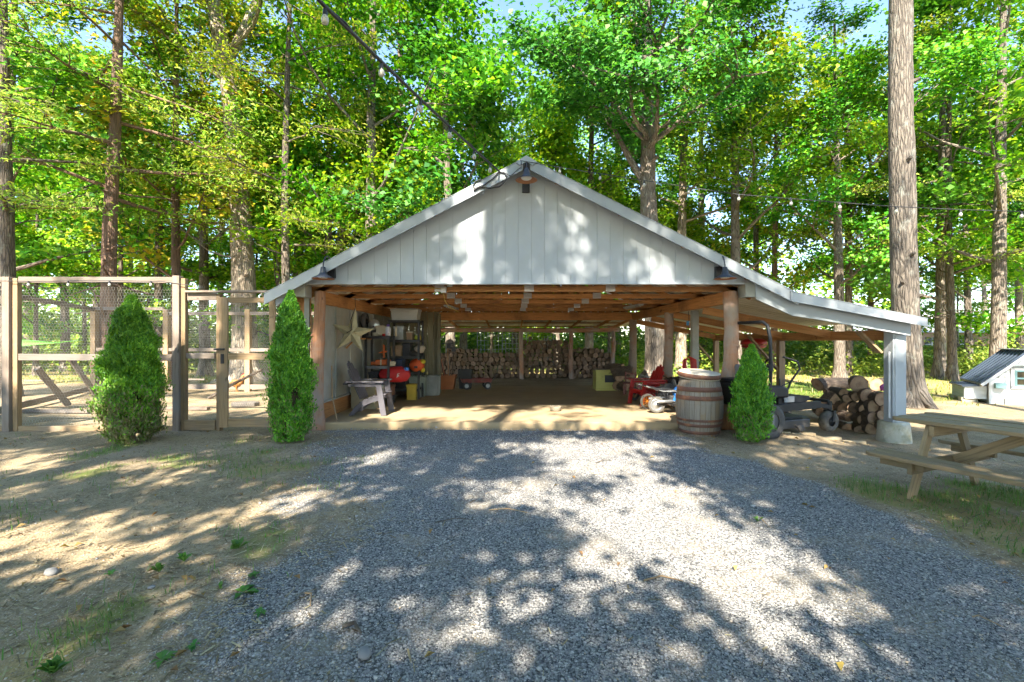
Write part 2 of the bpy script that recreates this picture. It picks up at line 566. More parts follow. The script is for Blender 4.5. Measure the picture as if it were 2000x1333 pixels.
rs = np.random.RandomState(11)
OCT = np.array([[1, 0, 0], [-1, 0, 0], [0, 1, 0], [0, -1, 0], [0, 0, 1], [0, 0, -1]], float)
OF = [[0, 2, 4], [2, 1, 4], [1, 3, 4], [3, 0, 4], [2, 0, 5], [1, 2, 5], [3, 1, 5], [0, 3, 5]]
n = 230000
u = rs.rand(n)
yy = 1.5 * (8.1 / 1.5) ** u
xx = rs.uniform(-1.25, 1.25, n) * yy
gm = gravel_mask(xx, yy)
keep = (rs.rand(n) < np.maximum(gm, .22 * np.clip(1.6 - yy / 4, .25, 1))) & (yy < 8.0) & (np.abs(xx) < 7)
xx, yy, gm = xx[keep], yy[keep], gm[keep]
n = len(xx)
size = rs.gamma(2.2, .0012, n) + .0018
size *= np.where(gm < .35, .8, 1) * (1 + .14 * np.clip(yy - 3, 0, 5))
V = OCT[None] * (1 + rs.uniform(-.4, .4, (n, 6, 1))) * size[:, None, None] * rs.uniform(.6, 1.25, (n, 1, 3))
V = np.einsum('nij,nkj->nki', rotmats(rs, n), V)
V[:, :, 2] *= .7
V += np.stack([xx, yy, gzv(xx, yy) + (vnoise(xx, yy, 2.2, 9) - .5) * .018 + size * .25], -1)[:, None]
tan = rs.rand(n) > gm * 1.3 + .05 - .35 * np.clip(vnoise(xx, yy, 1.1, 33) * 2.4 - 1.2, 0, 1)
for nm, sel, ramp_, lab in (('gravel', ~tan, [(0, (.165, .158, .155)), (.35, (.23, .223, .215)), (.75, (.315, .303, .287)), (.95, (.45, .42, .38)), (1, (.40, .30, .19))], 'crushed grey gravel spread over the drive'),
                            ('pebbles', tan, [(0, (.22, .17, .11)), (.5, (.36, .29, .19)), (.85, (.46, .40, .29)), (1, (.36, .36, .36))], 'fine tan pebbles strewn over the bare dirt')):
    g = G(nm + '_stone')
    geo = g.n('NewGeometry')
    g.l(g.ramp(geo.outputs['Random Per Island'], ramp_), g.b.inputs['Base Color']); g.b.inputs['Roughness'].default_value = .8
    o = obj(nm, soup(nm, V[sel], OF, g.m)); struct(o, 'stuff')
    o['label'] = lab; o['category'] = nm
print('gravel', n)

def blades(px, py, h, lean, w, mat, name, seed=5, rz=None):
    r = np.random.RandomState(seed)
    n = len(px)
    a = r.uniform(0, 2 * np.pi, n)
    d = np.stack([np.cos(a), np.sin(a)], -1)
    s = np.stack([-d[:, 1], d[:, 0]], -1)
    z0 = gzv(px, py)
    b = np.stack([px, py, z0], -1)
    V = np.zeros((n, 5, 3))
    V[:, 0] = b; V[:, 0, :2] += s * w[:, None] * .5
    V[:, 1] = b; V[:, 1, :2] -= s * w[:, None] * .5
    mid = b + np.concatenate([d * (h * lean * .3)[:, None], (h * .6)[:, None]], 1)
    V[:, 2] = mid; V[:, 2, :2] -= s * w[:, None] * .4
    V[:, 3] = mid; V[:, 3, :2] += s * w[:, None] * .4
    V[:, 4] = b + np.concatenate([d * (h * lean)[:, None], h[:, None] * (1 - .35 * lean[:, None])], 1)
    return soup(name, V, [[0, 1, 2], [0, 2, 3], [3, 2, 4]], mat)

GRASS = leafmat('grass_blade', [(.06, .15, .02), (.10, .21, .03), (.14, .24, .05), (.22, .24, .07)], .3)
n = 190000
gx, gy = rs.uniform(-9, 9.5, n), rs.uniform(1.6, 8.0, n)
m = grass_mask(gx, gy)
k = (rs.rand(n) < m * np.where(gx > 0, .9, .6) * (.35 + .65 * np.clip((vnoise(gx, gy, 3.1, 21) - .35) * 4, 0, 1)))
gx, gy = gx[k], gy[k]
o = obj('grass', blades(gx, gy, rs.uniform(.03, .10, len(gx)), rs.uniform(.2, 1.1, len(gx)), rs.uniform(.003, .007, len(gx)), GRASS, 'grass'))
struct(o, 'stuff'); o['label'] = 'sparse green grass beside the drive'; o['category'] = 'grass'
print('grass', len(gx))
n = 60000
gx, gy = rs.uniform(-26, 34, n), rs.uniform(11, 40, n)
m = grass_mask(gx, gy); k = (rs.rand(n) < m * .8) & (np.abs(gx) < gy * 1.25) & ~((gx > -4) & (gx < 4.3) & (gy < 19.6))
gx, gy = gx[k], gy[k]
LAWN = leafmat('lawn_blade', [(.11, .20, .02), (.18, .26, .03), (.30, .28, .06), (.42, .31, .13)], .3)
o = obj('lawn_grass', blades(gx, gy, rs.uniform(.05, .13, len(gx)) * (1 + .03 * gy), rs.uniform(.3, 1.2, len(gx)), rs.uniform(.012, .03, len(gx)), LAWN, 'lawn_grass'))
struct(o, 'stuff'); o['label'] = 'lawn grass under the trees behind the carport'; o['category'] = 'grass'

# straw and bark crumbs on the bare dirt
n = 30000
lx, ly = rs.uniform(-9, 9, n), 1.6 * (9.0 / 1.6) ** rs.rand(n)
k = (rs.rand(n) < (1 - gravel_mask(lx, ly) * .96) * np.clip(vnoise(lx, ly, .8, 71) * 2.2 - .55, .05, 1)) & (ly < 7.9)
lx, ly = lx[k], ly[k]; n = len(lx)
a = rs.uniform(0, np.pi, n); L = rs.gamma(3, .0075, n) + .006; w = rs.uniform(.0012, .004, n) * (1 + .15 * ly)
d = np.stack([np.cos(a), np.sin(a), rs.normal(0, .12, n)], -1); s = np.stack([-np.sin(a), np.cos(a), np.zeros(n)], -1)
c = np.stack([lx, ly, gzv(lx, ly) + (vnoise(lx, ly, 2.2, 9) - .5) * .018 + .007], -1)
V = np.stack([c - d * L[:, None] - s * w[:, None], c + d * L[:, None] - s * w[:, None], c + d * L[:, None] + s * w[:, None], c - d * L[:, None] + s * w[:, None]], 1)
o = obj('straw_litter', soup('straw_litter', V, [[0, 1, 2, 3]], leafmat('straw', [(.10, .07, .04), (.22, .16, .09), (.36, .28, .16), (.14, .09, .05), (.45, .38, .24)], .1, .8)))
struct(o, 'stuff'); o['label'] = 'bits of straw and bark strewn over the dirt'; o['category'] = 'litter'

# ------------------------------------------------------------------ leaves
def leaf_soup(name, P, N, L, aspect, mat, rs, droop=.15):
    n = len(P)
    N = N / np.linalg.norm(N, axis=1)[:, None]
    A = rs.normal(size=(n, 3))
    U = A - N * (A * N).sum(1)[:, None]
    U /= np.linalg.norm(U, axis=1)[:, None]
    B = np.cross(N, U)
    L = L[:, None]
    V = np.zeros((n, 4, 3))
    V[:, 0] = P - U * L * .5
    V[:, 1] = P + U * L * .05 + B * L * aspect * .5 + N * L * droop
    V[:, 2] = P + U * L * .5 - N * L * droop * .6
    V[:, 3] = P + U * L * .05 - B * L * aspect * .5 + N * L * droop
    return soup(name, V, [[0, 1, 2, 3]], mat)

# dry leaves lying about
n = 900
lx, ly = rs.uniform(-8.5, 8.5, n), 1.7 * (9.0 / 1.7) ** rs.rand(n)
k = (rs.rand(n) < np.where(gravel_mask(lx, ly) > .4, .22, .8)) & (ly < 7.9)
lx, ly = lx[k], ly[k]
P = np.stack([lx, ly, gzv(lx, ly) + .018], -1)
N = np.stack([rs.normal(0, .35, len(lx)), rs.normal(0, .35, len(lx)), np.ones(len(lx))], -1)
DRY = leafmat('dry_leaf', [(.26, .14, .05), (.36, .22, .07), (.42, .30, .10), (.20, .11, .05), (.45, .36, .08)], .15, .8)
o = obj('fallen_leaves', leaf_soup('fallen_leaves', P, N, rs.uniform(.025, .07, len(lx)), .55, DRY, rs, .2))
struct(o, 'stuff'); o['label'] = 'dry brown leaves scattered on the ground'; o['category'] = 'leaves'

# ------------------------------------------------------------------ trees
OAK = leafmat('oak_leaf', [(.035, .15, .008), (.07, .23, .01), (.12, .32, .014), (.20, .42, .02), (.31, .48, .035)], .42, .5)
MAPLE = leafmat('maple_leaf', [(.022, .12, .015), (.045, .19, .02), (.08, .27, .03), (.15, .36, .055)], .4, .5)
SUNNY = leafmat('sunny_leaf', [(.06, .22, .008), (.11, .33, .012), (.19, .43, .02), (.30, .51, .03), (.38, .50, .04)], .46, .5)
GOLD = leafmat('yellowing_leaf', [(.15, .30, .02), (.27, .40, .03), (.42, .44, .03), (.50, .36, .03)], .45, .5)
NEEDLE = leafmat('needle', [(.12, .27, .02), (.22, .38, .03), (.34, .46, .05), (.40, .40, .08)], .45, .6)
BARK = barkmat('grey_bark', (.06, .046, .036), (.19, .155, .12), (.27, .265, .22))
BARK_PALE = barkmat('pale_bark', (.11, .085, .06), (.31, .25, .185), (.36, .34, .27))
BARK_RED = barkmat('reddish_bark', (.09, .052, .036), (.27, .165, .11), (.31, .25, .20), (1.2, 22, 1), (.6, .75))
RUGGED = barkmat('rugged_bark', (.045, .037, .031), (.165, .138, .11), (.24, .235, .2))
BARK_DARK = barkmat('dark_bark', (.045, .035, .028), (.15, .115, .085), (.24, .24, .18))

def limb_path(p, az, el, L, rr, n=6, curl=.25, wig=.12):
    pts = [Vector(p)]
    for i in range(n):
        st = L / n
        az += rr.uniform(-wig, wig) * 2
        el += rr.uniform(-wig, wig) + (curl / n)
        pts.append(pts[-1] + Vector((math.cos(az) * math.cos(el), math.sin(az) * math.cos(el), math.sin(el))) * st)
    return pts

def grow(seed, H, r0, crown0, crown_r, nlimb, lpc, leafL, kind='oak', wander=.35, top_r=.12, sub=4, flat=.34, lean=(0, 0), density=1.0, path=None, dead=0, n_side=10, limbs=None):
    """trunk MB and crown arrays (P, N, L) for one tree standing at the origin"""
    rr = random.Random(seed); rs = np.random.RandomState(seed)
    mb = MB()
    nseg = max(8, int(H / (.35 if n_side > 11 else .7)))
    if path is None:
        pts = []; ox = oy = 0.0; dx, dy = lean
        for i in range(nseg + 1):
            z = H * i / nseg
            pts.append(Vector((ox, oy, z)))
            dx += rr.uniform(-.02, .02) * wander; dy += rr.uniform(-.02, .02) * wander
            ox += dx * H / nseg + rr.uniform(-.03, .03) * wander; oy += dy * H / nseg
    else:
        pts = []
        for i in range(nseg + 1):
            z = H * i / nseg
            pts.append(Vector((np.interp(z, [q[2] for q in path], [q[0] for q in path]), np.interp(z, [q[2] for q in path], [q[1] for q in path]), z)))
    rad = [max(.03, r0 * ((1 - i / nseg) ** .75 * (1 - top_r) + top_r) * (1 + .55 * math.exp(-pts[i].z / .3))) for i in range(nseg + 1)]
    pts.insert(0, pts[0] + Vector((0, 0, -.25))); rad.insert(0, rad[0] * 1.15)
    mb.tube(pts, rad, n_side, rough=.05)
    for i in range(5 if n_side > 11 else 0):            # roots and old branch stubs
        a_ = 1.26 * i + rr.uniform(-.3, .3); mb.tube([(math.cos(a_) * r0 * .7, math.sin(a_) * r0 * .7, .45), (math.cos(a_) * r0 * 1.5, math.sin(a_) * r0 * 1.5, .10), (math.cos(a_) * r0 * 2.6, math.sin(a_) * r0 * 2.6, -.12)], [r0 * .45, r0 * .34, r0 * .12], 8, caps=False, rough=.08)
        z_ = rr.uniform(2.5, 9); b_ = rr.uniform(3.4, 6.0); q_ = pts[min(len(pts) - 1, int(z_ / H * nseg) + 1)]; mb.tube([q_, q_ + Vector((math.cos(b_), math.sin(b_), .25)) * (r0 * 1.25)], [r0 * .34, r0 * .12], 7, rough=.1)
    def trunk_at(z):
        i = min(nseg - 1, int(z / H * nseg)) + 1
        f = (z - pts[i].z) / max(1e-6, pts[i + 1].z - pts[i].z)
        return pts[i].lerp(pts[i + 1], f), rad[i]
    cl = []
    def branch(p, az, el, L, r, depth):
        q = limb_path(p, az, el, L, rr, 6 if depth == 0 else 4, .35 if kind != 'pine' else -.15)
        mb.tube(q, [r * (1 - .82 * i / (len(q) - 1)) for i in range(len(q))], 6 if depth == 0 else 4, caps=False)
        for i in range(len(q)):
            if i / (len(q) - 1) > (.35 if depth == 0 else .2):
                cl.append((q[i], depth))
        if depth < (2 if L > 2.2 else 1):
            for s in range(sub):
                t = rr.uniform(.3, .95)
                i = min(len(q) - 2, int(t * (len(q) - 1)))
                pp = q[i].lerp(q[i + 1], t * (len(q) - 1) - i)
                branch(pp, az + rr.choice((-1, 1)) * rr.uniform(.5, 1.2), el * .5 + rr.uniform(-.25, .35), L * rr.uniform(.35, .55), r * .4, depth + 1)
    az = rr.uniform(0, 6.28)
    for i in range(nlimb):
        t = (i + rr.uniform(.1, .9)) / nlimb
        z = crown0 + (H * .97 - crown0) * t
        az += 2.4 + rr.uniform(-.4, .4)
        prof = (.75 + .5 * math.sin(math.pi * min(1, t * 1.1 + .12))) * (1 - .55 * t ** 2.5)
        p, r = trunk_at(z)
        el = rr.uniform(.0, .5) + .55 * t if kind != 'pine' else rr.uniform(-.25, .25)
        branch(p, az, el, crown_r * prof * rr.uniform(.7, 1.15), max(.025, r * .38), 0)
    for (z, a, e, L, r) in (limbs or []):
        p, _ = trunk_at(z); branch(p, a, e, L, r, 0)
    for i in range(dead):
        z = rr.uniform(1.8, crown0 + 1.5); p, r = trunk_at(z)
        q = limb_path(p, rr.uniform(0, 6.28), rr.uniform(-.2, .4), rr.uniform(.5, 2.6), rr, 6, .1, .3)
        mb.tube(q, [.035 * (1 - .85 * k / 6) for k in range(7)], 5, caps=False)
    Cn = np.array([tuple(c[0]) for c in cl]); dp = np.array([c[1] for c in cl])
    m = int(lpc * density)
    n = len(Cn) * m
    rep = np.repeat(np.arange(len(Cn)), m)
    sg = np.where(dp == 0, .34, .42)[rep][:, None]
    off = rs.normal(size=(n, 3)) * sg
    off[:, 2] *= flat
    P = Cn[rep] + off
    out = P - np.array([0, 0, (crown0 + H) * .4]); out[:, 2] *= .4
    out /= np.linalg.norm(out, axis=1)[:, None] + 1e-6
    N = np.stack([np.zeros(n), np.zeros(n), np.ones(n)], -1) * .5 + out * .3 + np.array([0, -.42, .35]) + rs.normal(0, .42, (n, 3))
    Ls = leafL * rs.uniform(.45, 1.5, n)
    return mb, P, N, Ls, rs

def plant(name, label, cat, design, loc, rz=0.0, scale=1.0, group=None):
    t = thing(name, label, cat, loc, rz, group, scale)
    obj('trunk', design[0], t)
    obj('crown', design[1], t)
    return t

def design(name, leaf, bark, aspect=.74, **kw):
    mb, P, N, L, r_ = grow(**kw)
    tm = mb.mesh(name + '_trunk', bark)
    cm = leaf_soup(name + '_crown', P, N, L, aspect, leaf, r_)
    return tm, cm
VAR = [
    design('oak', OAK, BARK, seed=1, H=19, r0=.27, crown0=4.2, crown_r=4.4, nlimb=17, lpc=27, leafL=.185),
    design('oak_b', OAK, BARK_DARK, seed=2, H=17, r0=.22, crown0=3.6, crown_r=4.0, nlimb=17, lpc=27, leafL=.18),
    design('maple', MAPLE, BARK, seed=3, H=16, r0=.20, crown0=3.0, crown_r=3.8, nlimb=17, lpc=27, leafL=.185),
    design('tulip', SUNNY, BARK_PALE, seed=4, H=22, r0=.26, crown0=5.6, crown_r=4.0, nlimb=18, lpc=27, leafL=.185),
    design('gum', GOLD, BARK_RED, seed=5, H=15, r0=.16, crown0=3.2, crown_r=3.3, nlimb=15, lpc=24, leafL=.18),
    design('young', SUNNY, BARK_DARK, seed=6, H=11, r0=.10, crown0=1.5, crown_r=2.7, nlimb=15, lpc=26, leafL=.165),
]
def gp(px, D, dx=0):
    x = (px - 1000) / FPX * D
    return (x, D, gz(x, D))

# trees that can be told apart, left to right: pixel column, distance, design, scale, turn
MID = [
    (12, 15.5, 1, 1.0, .3, 'dark crooked tree at the left edge behind the wire pen'),
    (128, 23, 2, 1.0, 2.1, 'dark straight trunk behind the pen, just right of the leftmost post'),
    (310, 22, 1, .95, 4.0, 'leaning dark tree behind the first evergreen shrub'),
    (342, 17.5, 4, 1.15, .8, 'slim reddish straight tree right behind the tall pen post'),
    (400, 20, 0, .85, 1.9, 'dark barked tree left of the big pale trunk'),
    (578, 25, 2, 1.1, 5.2, 'leafy tree just above the left roof eave'),
    (640, 22, 0, .9, 2.8, 'left stem of the close tree pair above the left roof slope'),
    (668, 23, 3, .95, .1, 'right stem of the close tree pair above the left roof slope'),
    (785, 22, 3, .95, 3.3, 'mottled pale trunk rising above the middle of the left roof slope'),
    (1150, 24, 1, 1.1, 4.4, 'dark trunk rising just right of the roof peak'),
    (1438, 21, 0, .95, .9, 'brown forked tree above the right wall lamp'),
    (1478, 27, 1, 1.0, 2.2, 'grey trunk right of the brown forked tree'),
    (1512, 25, 4, 1.2, 3.9, 'slender reddish trunk above the bend of the lean-to roof'),
    (1640, 20, 0, .85, 5.6, 'dark sturdy trunk above the middle of the lean-to roof'),
    (1658, 27, 2, 1.1, 1.4, 'pale trunk standing close behind the sturdy one over the lean-to'),
    (1702, 30, 4, 1.2, 2.5, 'thin pinkish trunk left of the huge near trunk'),
    (1892, 27, 2, 1.0, .6, 'grey trunk in front of the distant pale roofs'),
    (1948, 17.5, 0, .95, 3.0, 'shaded oak right behind the little white coop'),
    (1992, 30, 3, .9, 4.9, 'pale tree at the right edge beyond the coop'),
]
for px, D, k, sc, rz, lab in MID:
    plant('tree', lab, 'tree', VAR[k], gp(px, D), rz, sc, 'woodland trees behind the carport')
EXTRA = [(880, 20, 2, 1.15, 1.2, 'broad green tree behind the left roof slope near the peak'),
         (1835, 21, 2, 1.1, 2.2, 'green tree just right of the huge grey trunk'), (722, 18.5, 0, 1.05, 4.6, 'bushy oak over the middle of the left roof slope'), (1330, 23, 3, 1.05, .4, 'sunny green tree right of the forked maple')]
for px, D, k, sc, rz, lab in EXTRA:
    plant('tree', lab, 'tree', VAR[k], gp(px, D), rz, sc, 'woodland trees behind the carport')
# the rows farther back
rr = random.Random(31)
FARL = [(-190, 19, 1), (-90, 27, 0), (55, 31, 3), (190, 30, 1), (255, 36, 0), (430, 31, 2), (520, 36, 1), (720, 31, 0), (840, 35, 1), (905, 29, 2),
        (1005, 33, 0), (1065, 29, 2), (1205, 36, 3), (1320, 40, 2), (1372, 33, 0), 
        (2070, 24, 1), (2130, 32, 0), (1925, 46, 2), (2005, 52, 0), (2230, 22, 2), (350, 48, 3), (880, 54, 0)]
def nth(i):
    return '%d%s' % (i, 'th' if 10 <= i % 100 <= 20 else {1: 'st', 2: 'nd', 3: 'rd'}.get(i % 10, 'th'))
def mark(px):
    for lim, w_ in ((150, 'over the left part of the pen'), (330, 'over the first evergreen shrub'), (520, 'over the pen gate'), (800, 'over the left roof slope'), (1060, 'near the roof peak'), (1400, 'over the right roof slope'), (1740, 'over the lean-to')):
        if px < lim: return w_
    return 'right of the huge grey trunk'
for i, (px, D, k) in enumerate(sorted(FARL)):
    plant('tree', nth(i + 1) + ' tree from the left in the back rows, ' + mark(px), 'tree', VAR[k], gp(px, D), rr.uniform(0, 6.28), rr.uniform(.9, 1.25), 'trees deep in the wood')
UNDER = [(-60, 21), (70, 20), (165, 27), (235, 21), (290, 30), (500, 23), (545, 19), (610, 29), (700, 27), (740, 20), (840, 24), (960, 26), (1090, 23), (1190, 29), (1340, 25), (1790, 24), (1870, 34), (2040, 19), (1010, 27)]
for i, (px, D) in enumerate(sorted(UNDER)):
    plant('young_tree', nth(i + 1) + ' understorey sapling from the left, ' + mark(px), 'tree', VAR[5], gp(px, D), rr.uniform(0, 6.28), rr.uniform(.75, 1.25), 'young trees in the understorey')

# the four trees that stand out
d = design('big_pale', OAK, BARK_PALE, seed=21, H=23, r0=.46, crown0=11, crown_r=4.5, nlimb=12, lpc=16, leafL=.2, n_side=14,
           path=[(0, 0, 0), (-.05, 0, 4), (-.25, 0, 8), (-.55, 0, 11), (-1.3, 0, 15), (-2.6, 0, 23)], limbs=[(12.0, .5, 1.0, 6, .2)], dead=4)
plant('tree', 'big pale barked oak behind the wire pen gate, forking near the top', 'tree', d, gp(478, 17.5))
d = design('forked', MAPLE, BARK, seed=22, H=18, r0=.42, crown0=8.2, crown_r=5.2, nlimb=15, lpc=40, leafL=.18, n_side=14,
           path=[(0, 0, 0), (-.05, 0, 3.5), (-.32, 0, 7.5), (-.3, 0, 9.5), (-.4, 0, 18)], limbs=[(7.6, 2.8, .95, 4.2, .17), (9.0, -1.4, .15, 4.2, .12), (9.4, -1.9, .05, 4.2, .12), (9.2, -.9, .1, 4, .12), (10.5, -1.6, .3, 4.5, .12), (10, -2.4, .2, 4.2, .12)])
plant('tree', 'forked maple whose trunk passes behind the right roof slope and carport posts', 'tree', d, gp(1281, 17.8))
d = design('huge', OAK, RUGGED, seed=23, H=25, r0=.31, crown0=12.5, crown_r=5, nlimb=12, lpc=16, leafL=.2, n_side=18,
           path=[(0, 0, 0), (-.12, 0, 1.2), (-.22, 0, 4), (-.3, 0, 8), (-.3, 0, 25)], top_r=.45)
plant('tree', 'huge grey trunk with flared roots beside the lean-to post', 'tree', d, gp(1781, 12.2))
d = design('cedar', NEEDLE, BARK_RED, seed=24, H=17, r0=.235, crown0=5.2, crown_r=3.4, nlimb=24, lpc=26, leafL=.15, kind='pine', aspect=.3, flat=.22, n_side=12, sub=5, dead=14)
plant('pine_tree', 'reddish trunked pine with bare dead limbs behind the wire pen', 'tree', d, gp(209, 14.2))
d2 = design('pine_b', NEEDLE, BARK_DARK, seed=25, H=18, r0=.17, crown0=4.5, crown_r=3.2, nlimb=22, lpc=22, leafL=.15, kind='pine', aspect=.3, flat=.22, sub=5, dead=8)
for px, D, rz, lab in ((20, 12.5, 1.0, 'pine whose feathery boughs hang at the top left corner'), (560, 17, 2.5, 'yellowing pine right of the big pale oak'), (1655, 23, 4.1, 'wispy pine against blue sky above the lean-to roof'), (1860, 20, .4, 'wispy pine right of the huge grey trunk')):
    plant('pine_tree', lab, 'tree', d2, gp(px, D), rz, 1.0, 'pines among the broadleaf trees')

# undergrowth at the wood's edge
n = 80000
ux = rs.uniform(-48, 46, n); uy = 30 + 16 * rs.rand(n) ** 1.3 + (vnoise(ux, ux * 0, .25, 40) - .5) * 4
hmax = .5 + np.where(ux < -6, 5.5, 3.8) * vnoise(ux, uy, .45, 41) ** 1.3 * np.clip((uy - 29) / 4, .15, 1)
hmax *= np.where((ux > 27) & (ux < 40), .35, 1)
P = np.stack([ux, uy, gzv(ux, uy) + hmax * rs.rand(n) ** .6], -1)
N = np.stack([rs.normal(0, .5, n), rs.normal(-.35, .5, n), np.ones(n) * .8], -1)
BRUSH = leafmat('brush_leaf', [(.08, .17, .02), (.13, .25, .025), (.20, .31, .03), (.28, .34, .05)], .4)
o = obj('undergrowth', leaf_soup('undergrowth', P, N, rs.uniform(.18, .4, n), .6, BRUSH, rs)); struct(o, 'stuff')
o['label'] = 'bright green undergrowth along the edge of the wood'; o['category'] = 'undergrowth'

n = 46000
ux = rs.uniform(-40, 40, n); uy = rs.uniform(22, 28, n) + (vnoise(ux, ux * 0, .3, 43) - .5) * 3
cl = vnoise(ux, uy, .6, 44) * .6 + vnoise(ux, uy, 1.9, 45) * .4
k = (cl > .47) & ~((np.abs(ux) < 6)); ux, uy, cl = ux[k], uy[k], cl[k]; n = len(ux)
P = np.stack([ux, uy, gzv(ux, uy) + rs.rand(n) ** .7 * (cl - .43) * np.where(ux < 0, 9, 5)], -1)
N = np.stack([rs.normal(0, .45, n), rs.normal(-.5, .45, n), np.ones(n) * .7], -1)
o = obj('brush', leaf_soup('brush', P, N, rs.uniform(.10, .24, n), .6, BRUSH, rs)); struct(o, 'stuff')
o['label'] = 'low sunlit brush in front of the wood'; o['category'] = 'undergrowth'

# the far wood closing the view
n = 52000
fx = rs.uniform(-85, 85, n); fy = rs.uniform(50, 66, n)
ht = 15 * rs.rand(n) ** .9
dens = vnoise(fx, ht, .28, 61) * .6 + vnoise(fx, ht, .7, 62) * .4
k = (dens > .31 + .017 * ht) & ~((fx / fy > .88) & (fx / fy < 1.02) & (ht > 3.5)) & ~((fx / fy > .80) & (fx / fy < 1.02) & (ht < 3.5))
P = np.stack([fx, fy, ht + gzv(fx, fy)], -1)[k]; n = len(P)
N = np.stack([rs.normal(0, .5, n), rs.normal(-.5, .5, n), np.ones(n) * .7], -1)
o = obj('far_wood', leaf_soup('far_wood', P, N, rs.uniform(.45, .95, n), .6, MATS['oak_leaf'], rs)); struct(o, 'stuff')
o['label'] = 'leafy mass of the far wood behind the single trees'; o['category'] = 'wood'

# ------------------------------------------------------------------ unseen trees behind the photographer, crowns shaped to dapple the yard
LIT = [  # sunlit patches: image x, y, half width, half height (on the ground)
    (850, 936, 62, 13), (783, 884, 30, 8), (1000, 962, 80, 30), (940, 985, 50, 14), (1040, 1005, 110, 18), (1230, 1005, 130, 55), (1340, 962, 85, 22),
    (1290, 1085, 170, 55), (1450, 1120, 130, 60), (1570, 1180, 125, 40), (1180, 905, 120, 32), (1150, 868, 170, 14), (1420, 1220, 60, 26), (1640, 1260, 70, 40),
    (960, 1175, 60, 34), (1050, 1250, 55, 26), (1180, 1290, 60, 28), (900, 1240, 34, 20), (1090, 1140, 60, 16), (830, 1200, 30, 18), (1300, 1305, 50, 20), (990, 1310, 40, 18),
    (120, 1065, 210, 40), (150, 910, 160, 16), (330, 940, 70, 12), (480, 1003, 90, 18), (640, 1090, 28, 36), (630, 1185, 32, 22), (330, 1245, 120, 20), (570, 963, 70, 14),
    (60, 960, 90, 10), (250, 1140, 90, 14), (150, 1200, 60, 10), (430, 1120, 50, 12), (560, 1260, 50, 18), (700, 900, 60, 10),
    (950, 815, 110, 14), (1150, 812, 130, 16), (1290, 818, 60, 12), (1060, 822, 200, 8), (800, 822, 80, 8), (740, 806, 40, 5),
    (1560, 880, 60, 10), (1480, 905, 40, 8), (1620, 850, 80, 8), (1700, 890, 50, 10), (1900, 870, 60, 10),
    (1980, 1250, 60, 30), (1800, 1130, 40, 10), (250, 832, 100, 24), (250, 812, 100, 14), (270, 800, 80, 8), (560, 815, 40, 12),
    (1000, 1240, 40, 20), (940, 1130, 50, 14), (1500, 1040, 70, 22), (1390, 1030, 80, 26), (760, 1130, 30, 14), (720, 1240, 36, 18), 
    (930, 812, 150, 20), (1180, 812, 150, 20), (1050, 800, 120, 8), (760, 960, 40, 12), (900, 900, 40, 10), (660, 1010, 40, 12), (300, 1010, 80, 14), (80, 1010, 90, 14), (60, 1130, 90, 18), (380, 1190, 60, 12), (230, 1300, 80, 14), (480, 940, 60, 10), (60, 880, 90, 10), (360, 895, 80, 8), (470, 1290, 60, 14),
]
LIT_GABLE = [(945, 455, 34, 90), (900, 465, 22, 34), (968, 400, 18, 40), (1146, 495, 28, 58), (1228, 470, 14, 26), (1290, 505, 30, 52), (1060, 545, 34, 16), (850, 525, 13, 22), (792, 495, 6, 30), (1420, 548, 16, 14), (935, 538, 22, 14), (1570, 600, 50, 8), (1700, 620, 30, 6)]
rs = np.random.RandomState(77)
sx, sy, sz = SUN
n = 19000
qx, qy = rs.uniform(-15, 15, n), rs.uniform(-3.0, 21.0, n)
zlo = np.maximum(4.2, (qy + 1.2) / 1.07)
tz = zlo + (5 + 3 * rs.rand(n)) * rs.rand(n)
T = -tz / sz
cx, cy, cz = qx - sx * T, qy - sy * T, tz
# where the shadow of each spray lands: gable wall first, else ground
tg = (7.75 - cy) / sy
hx, hz = cx + sx * tg, cz + sz * tg
roof = np.where(hx < .235, 4.3 + (hx - .235) * .52, 4.3 - (hx - .235) * .5)
ongable = (hz > 2.45) & (hz < roof) & (hx > -4) & (hx < 6.7)
ipx = np.where(ongable, 1000 + hx / 7.75 * FPX, 1000 + qx / np.maximum(qy, .4) * FPX)
ipy = np.where(ongable, 666.5 - (hz - 1.5) / 7.75 * FPX, 666.5 + 1.5 / np.maximum(qy, .4) * FPX)
dmin = np.full(n, 9.0)
for (a, b, w, h) in LIT:
    q = np.hypot((ipx - a) / (w * 1.08), (ipy - b) / (h * 1.08)); dmin = np.where(~ongable, np.minimum(dmin, q), dmin)
for (a, b, w, h) in LIT_GABLE:
    q = np.hypot((ipx - a) / w, (ipy - b) / h); dmin = np.where(ongable, np.minimum(dmin, q), dmin)
inview = ((qy > 1.0) & (qy < 9.8)) | ongable
pk = np.where(inview, np.clip((dmin - 1.0) / .3, .012, 1), np.where(vnoise(qx, qy, .55, 51) > .44, .8, .06))
pk *= np.where((qy > 9) & ~ongable, np.where(qx > 4.5, .15, .42), 1.0)
k = rs.rand(n) < pk
Cn = np.stack([cx, cy, cz], -1)[k]
ROOTS = [(-7.5, -5.5), (-3.7, -8.5), (.5, -6.3), (9.5, -4.5), (-13, -4), (12.5, -10), (1.5, -13)]
TL = ['oak left of the photographer, its crown shading the left of the yard', 'oak straight behind the photographer that dapples the drive', 'oak behind the photographer to the right that shades the drive edge',
      'oak to the right of the photographer beside the picnic table', 'oak far left behind the photographer', 'oak far right behind the photographer', 'tall oak well behind the photographer']
owner = np.argmin([(Cn[:, 0] - a) ** 2 + (Cn[:, 1] - b) ** 2 * .6 for a, b in ROOTS], axis=0)
per = 22
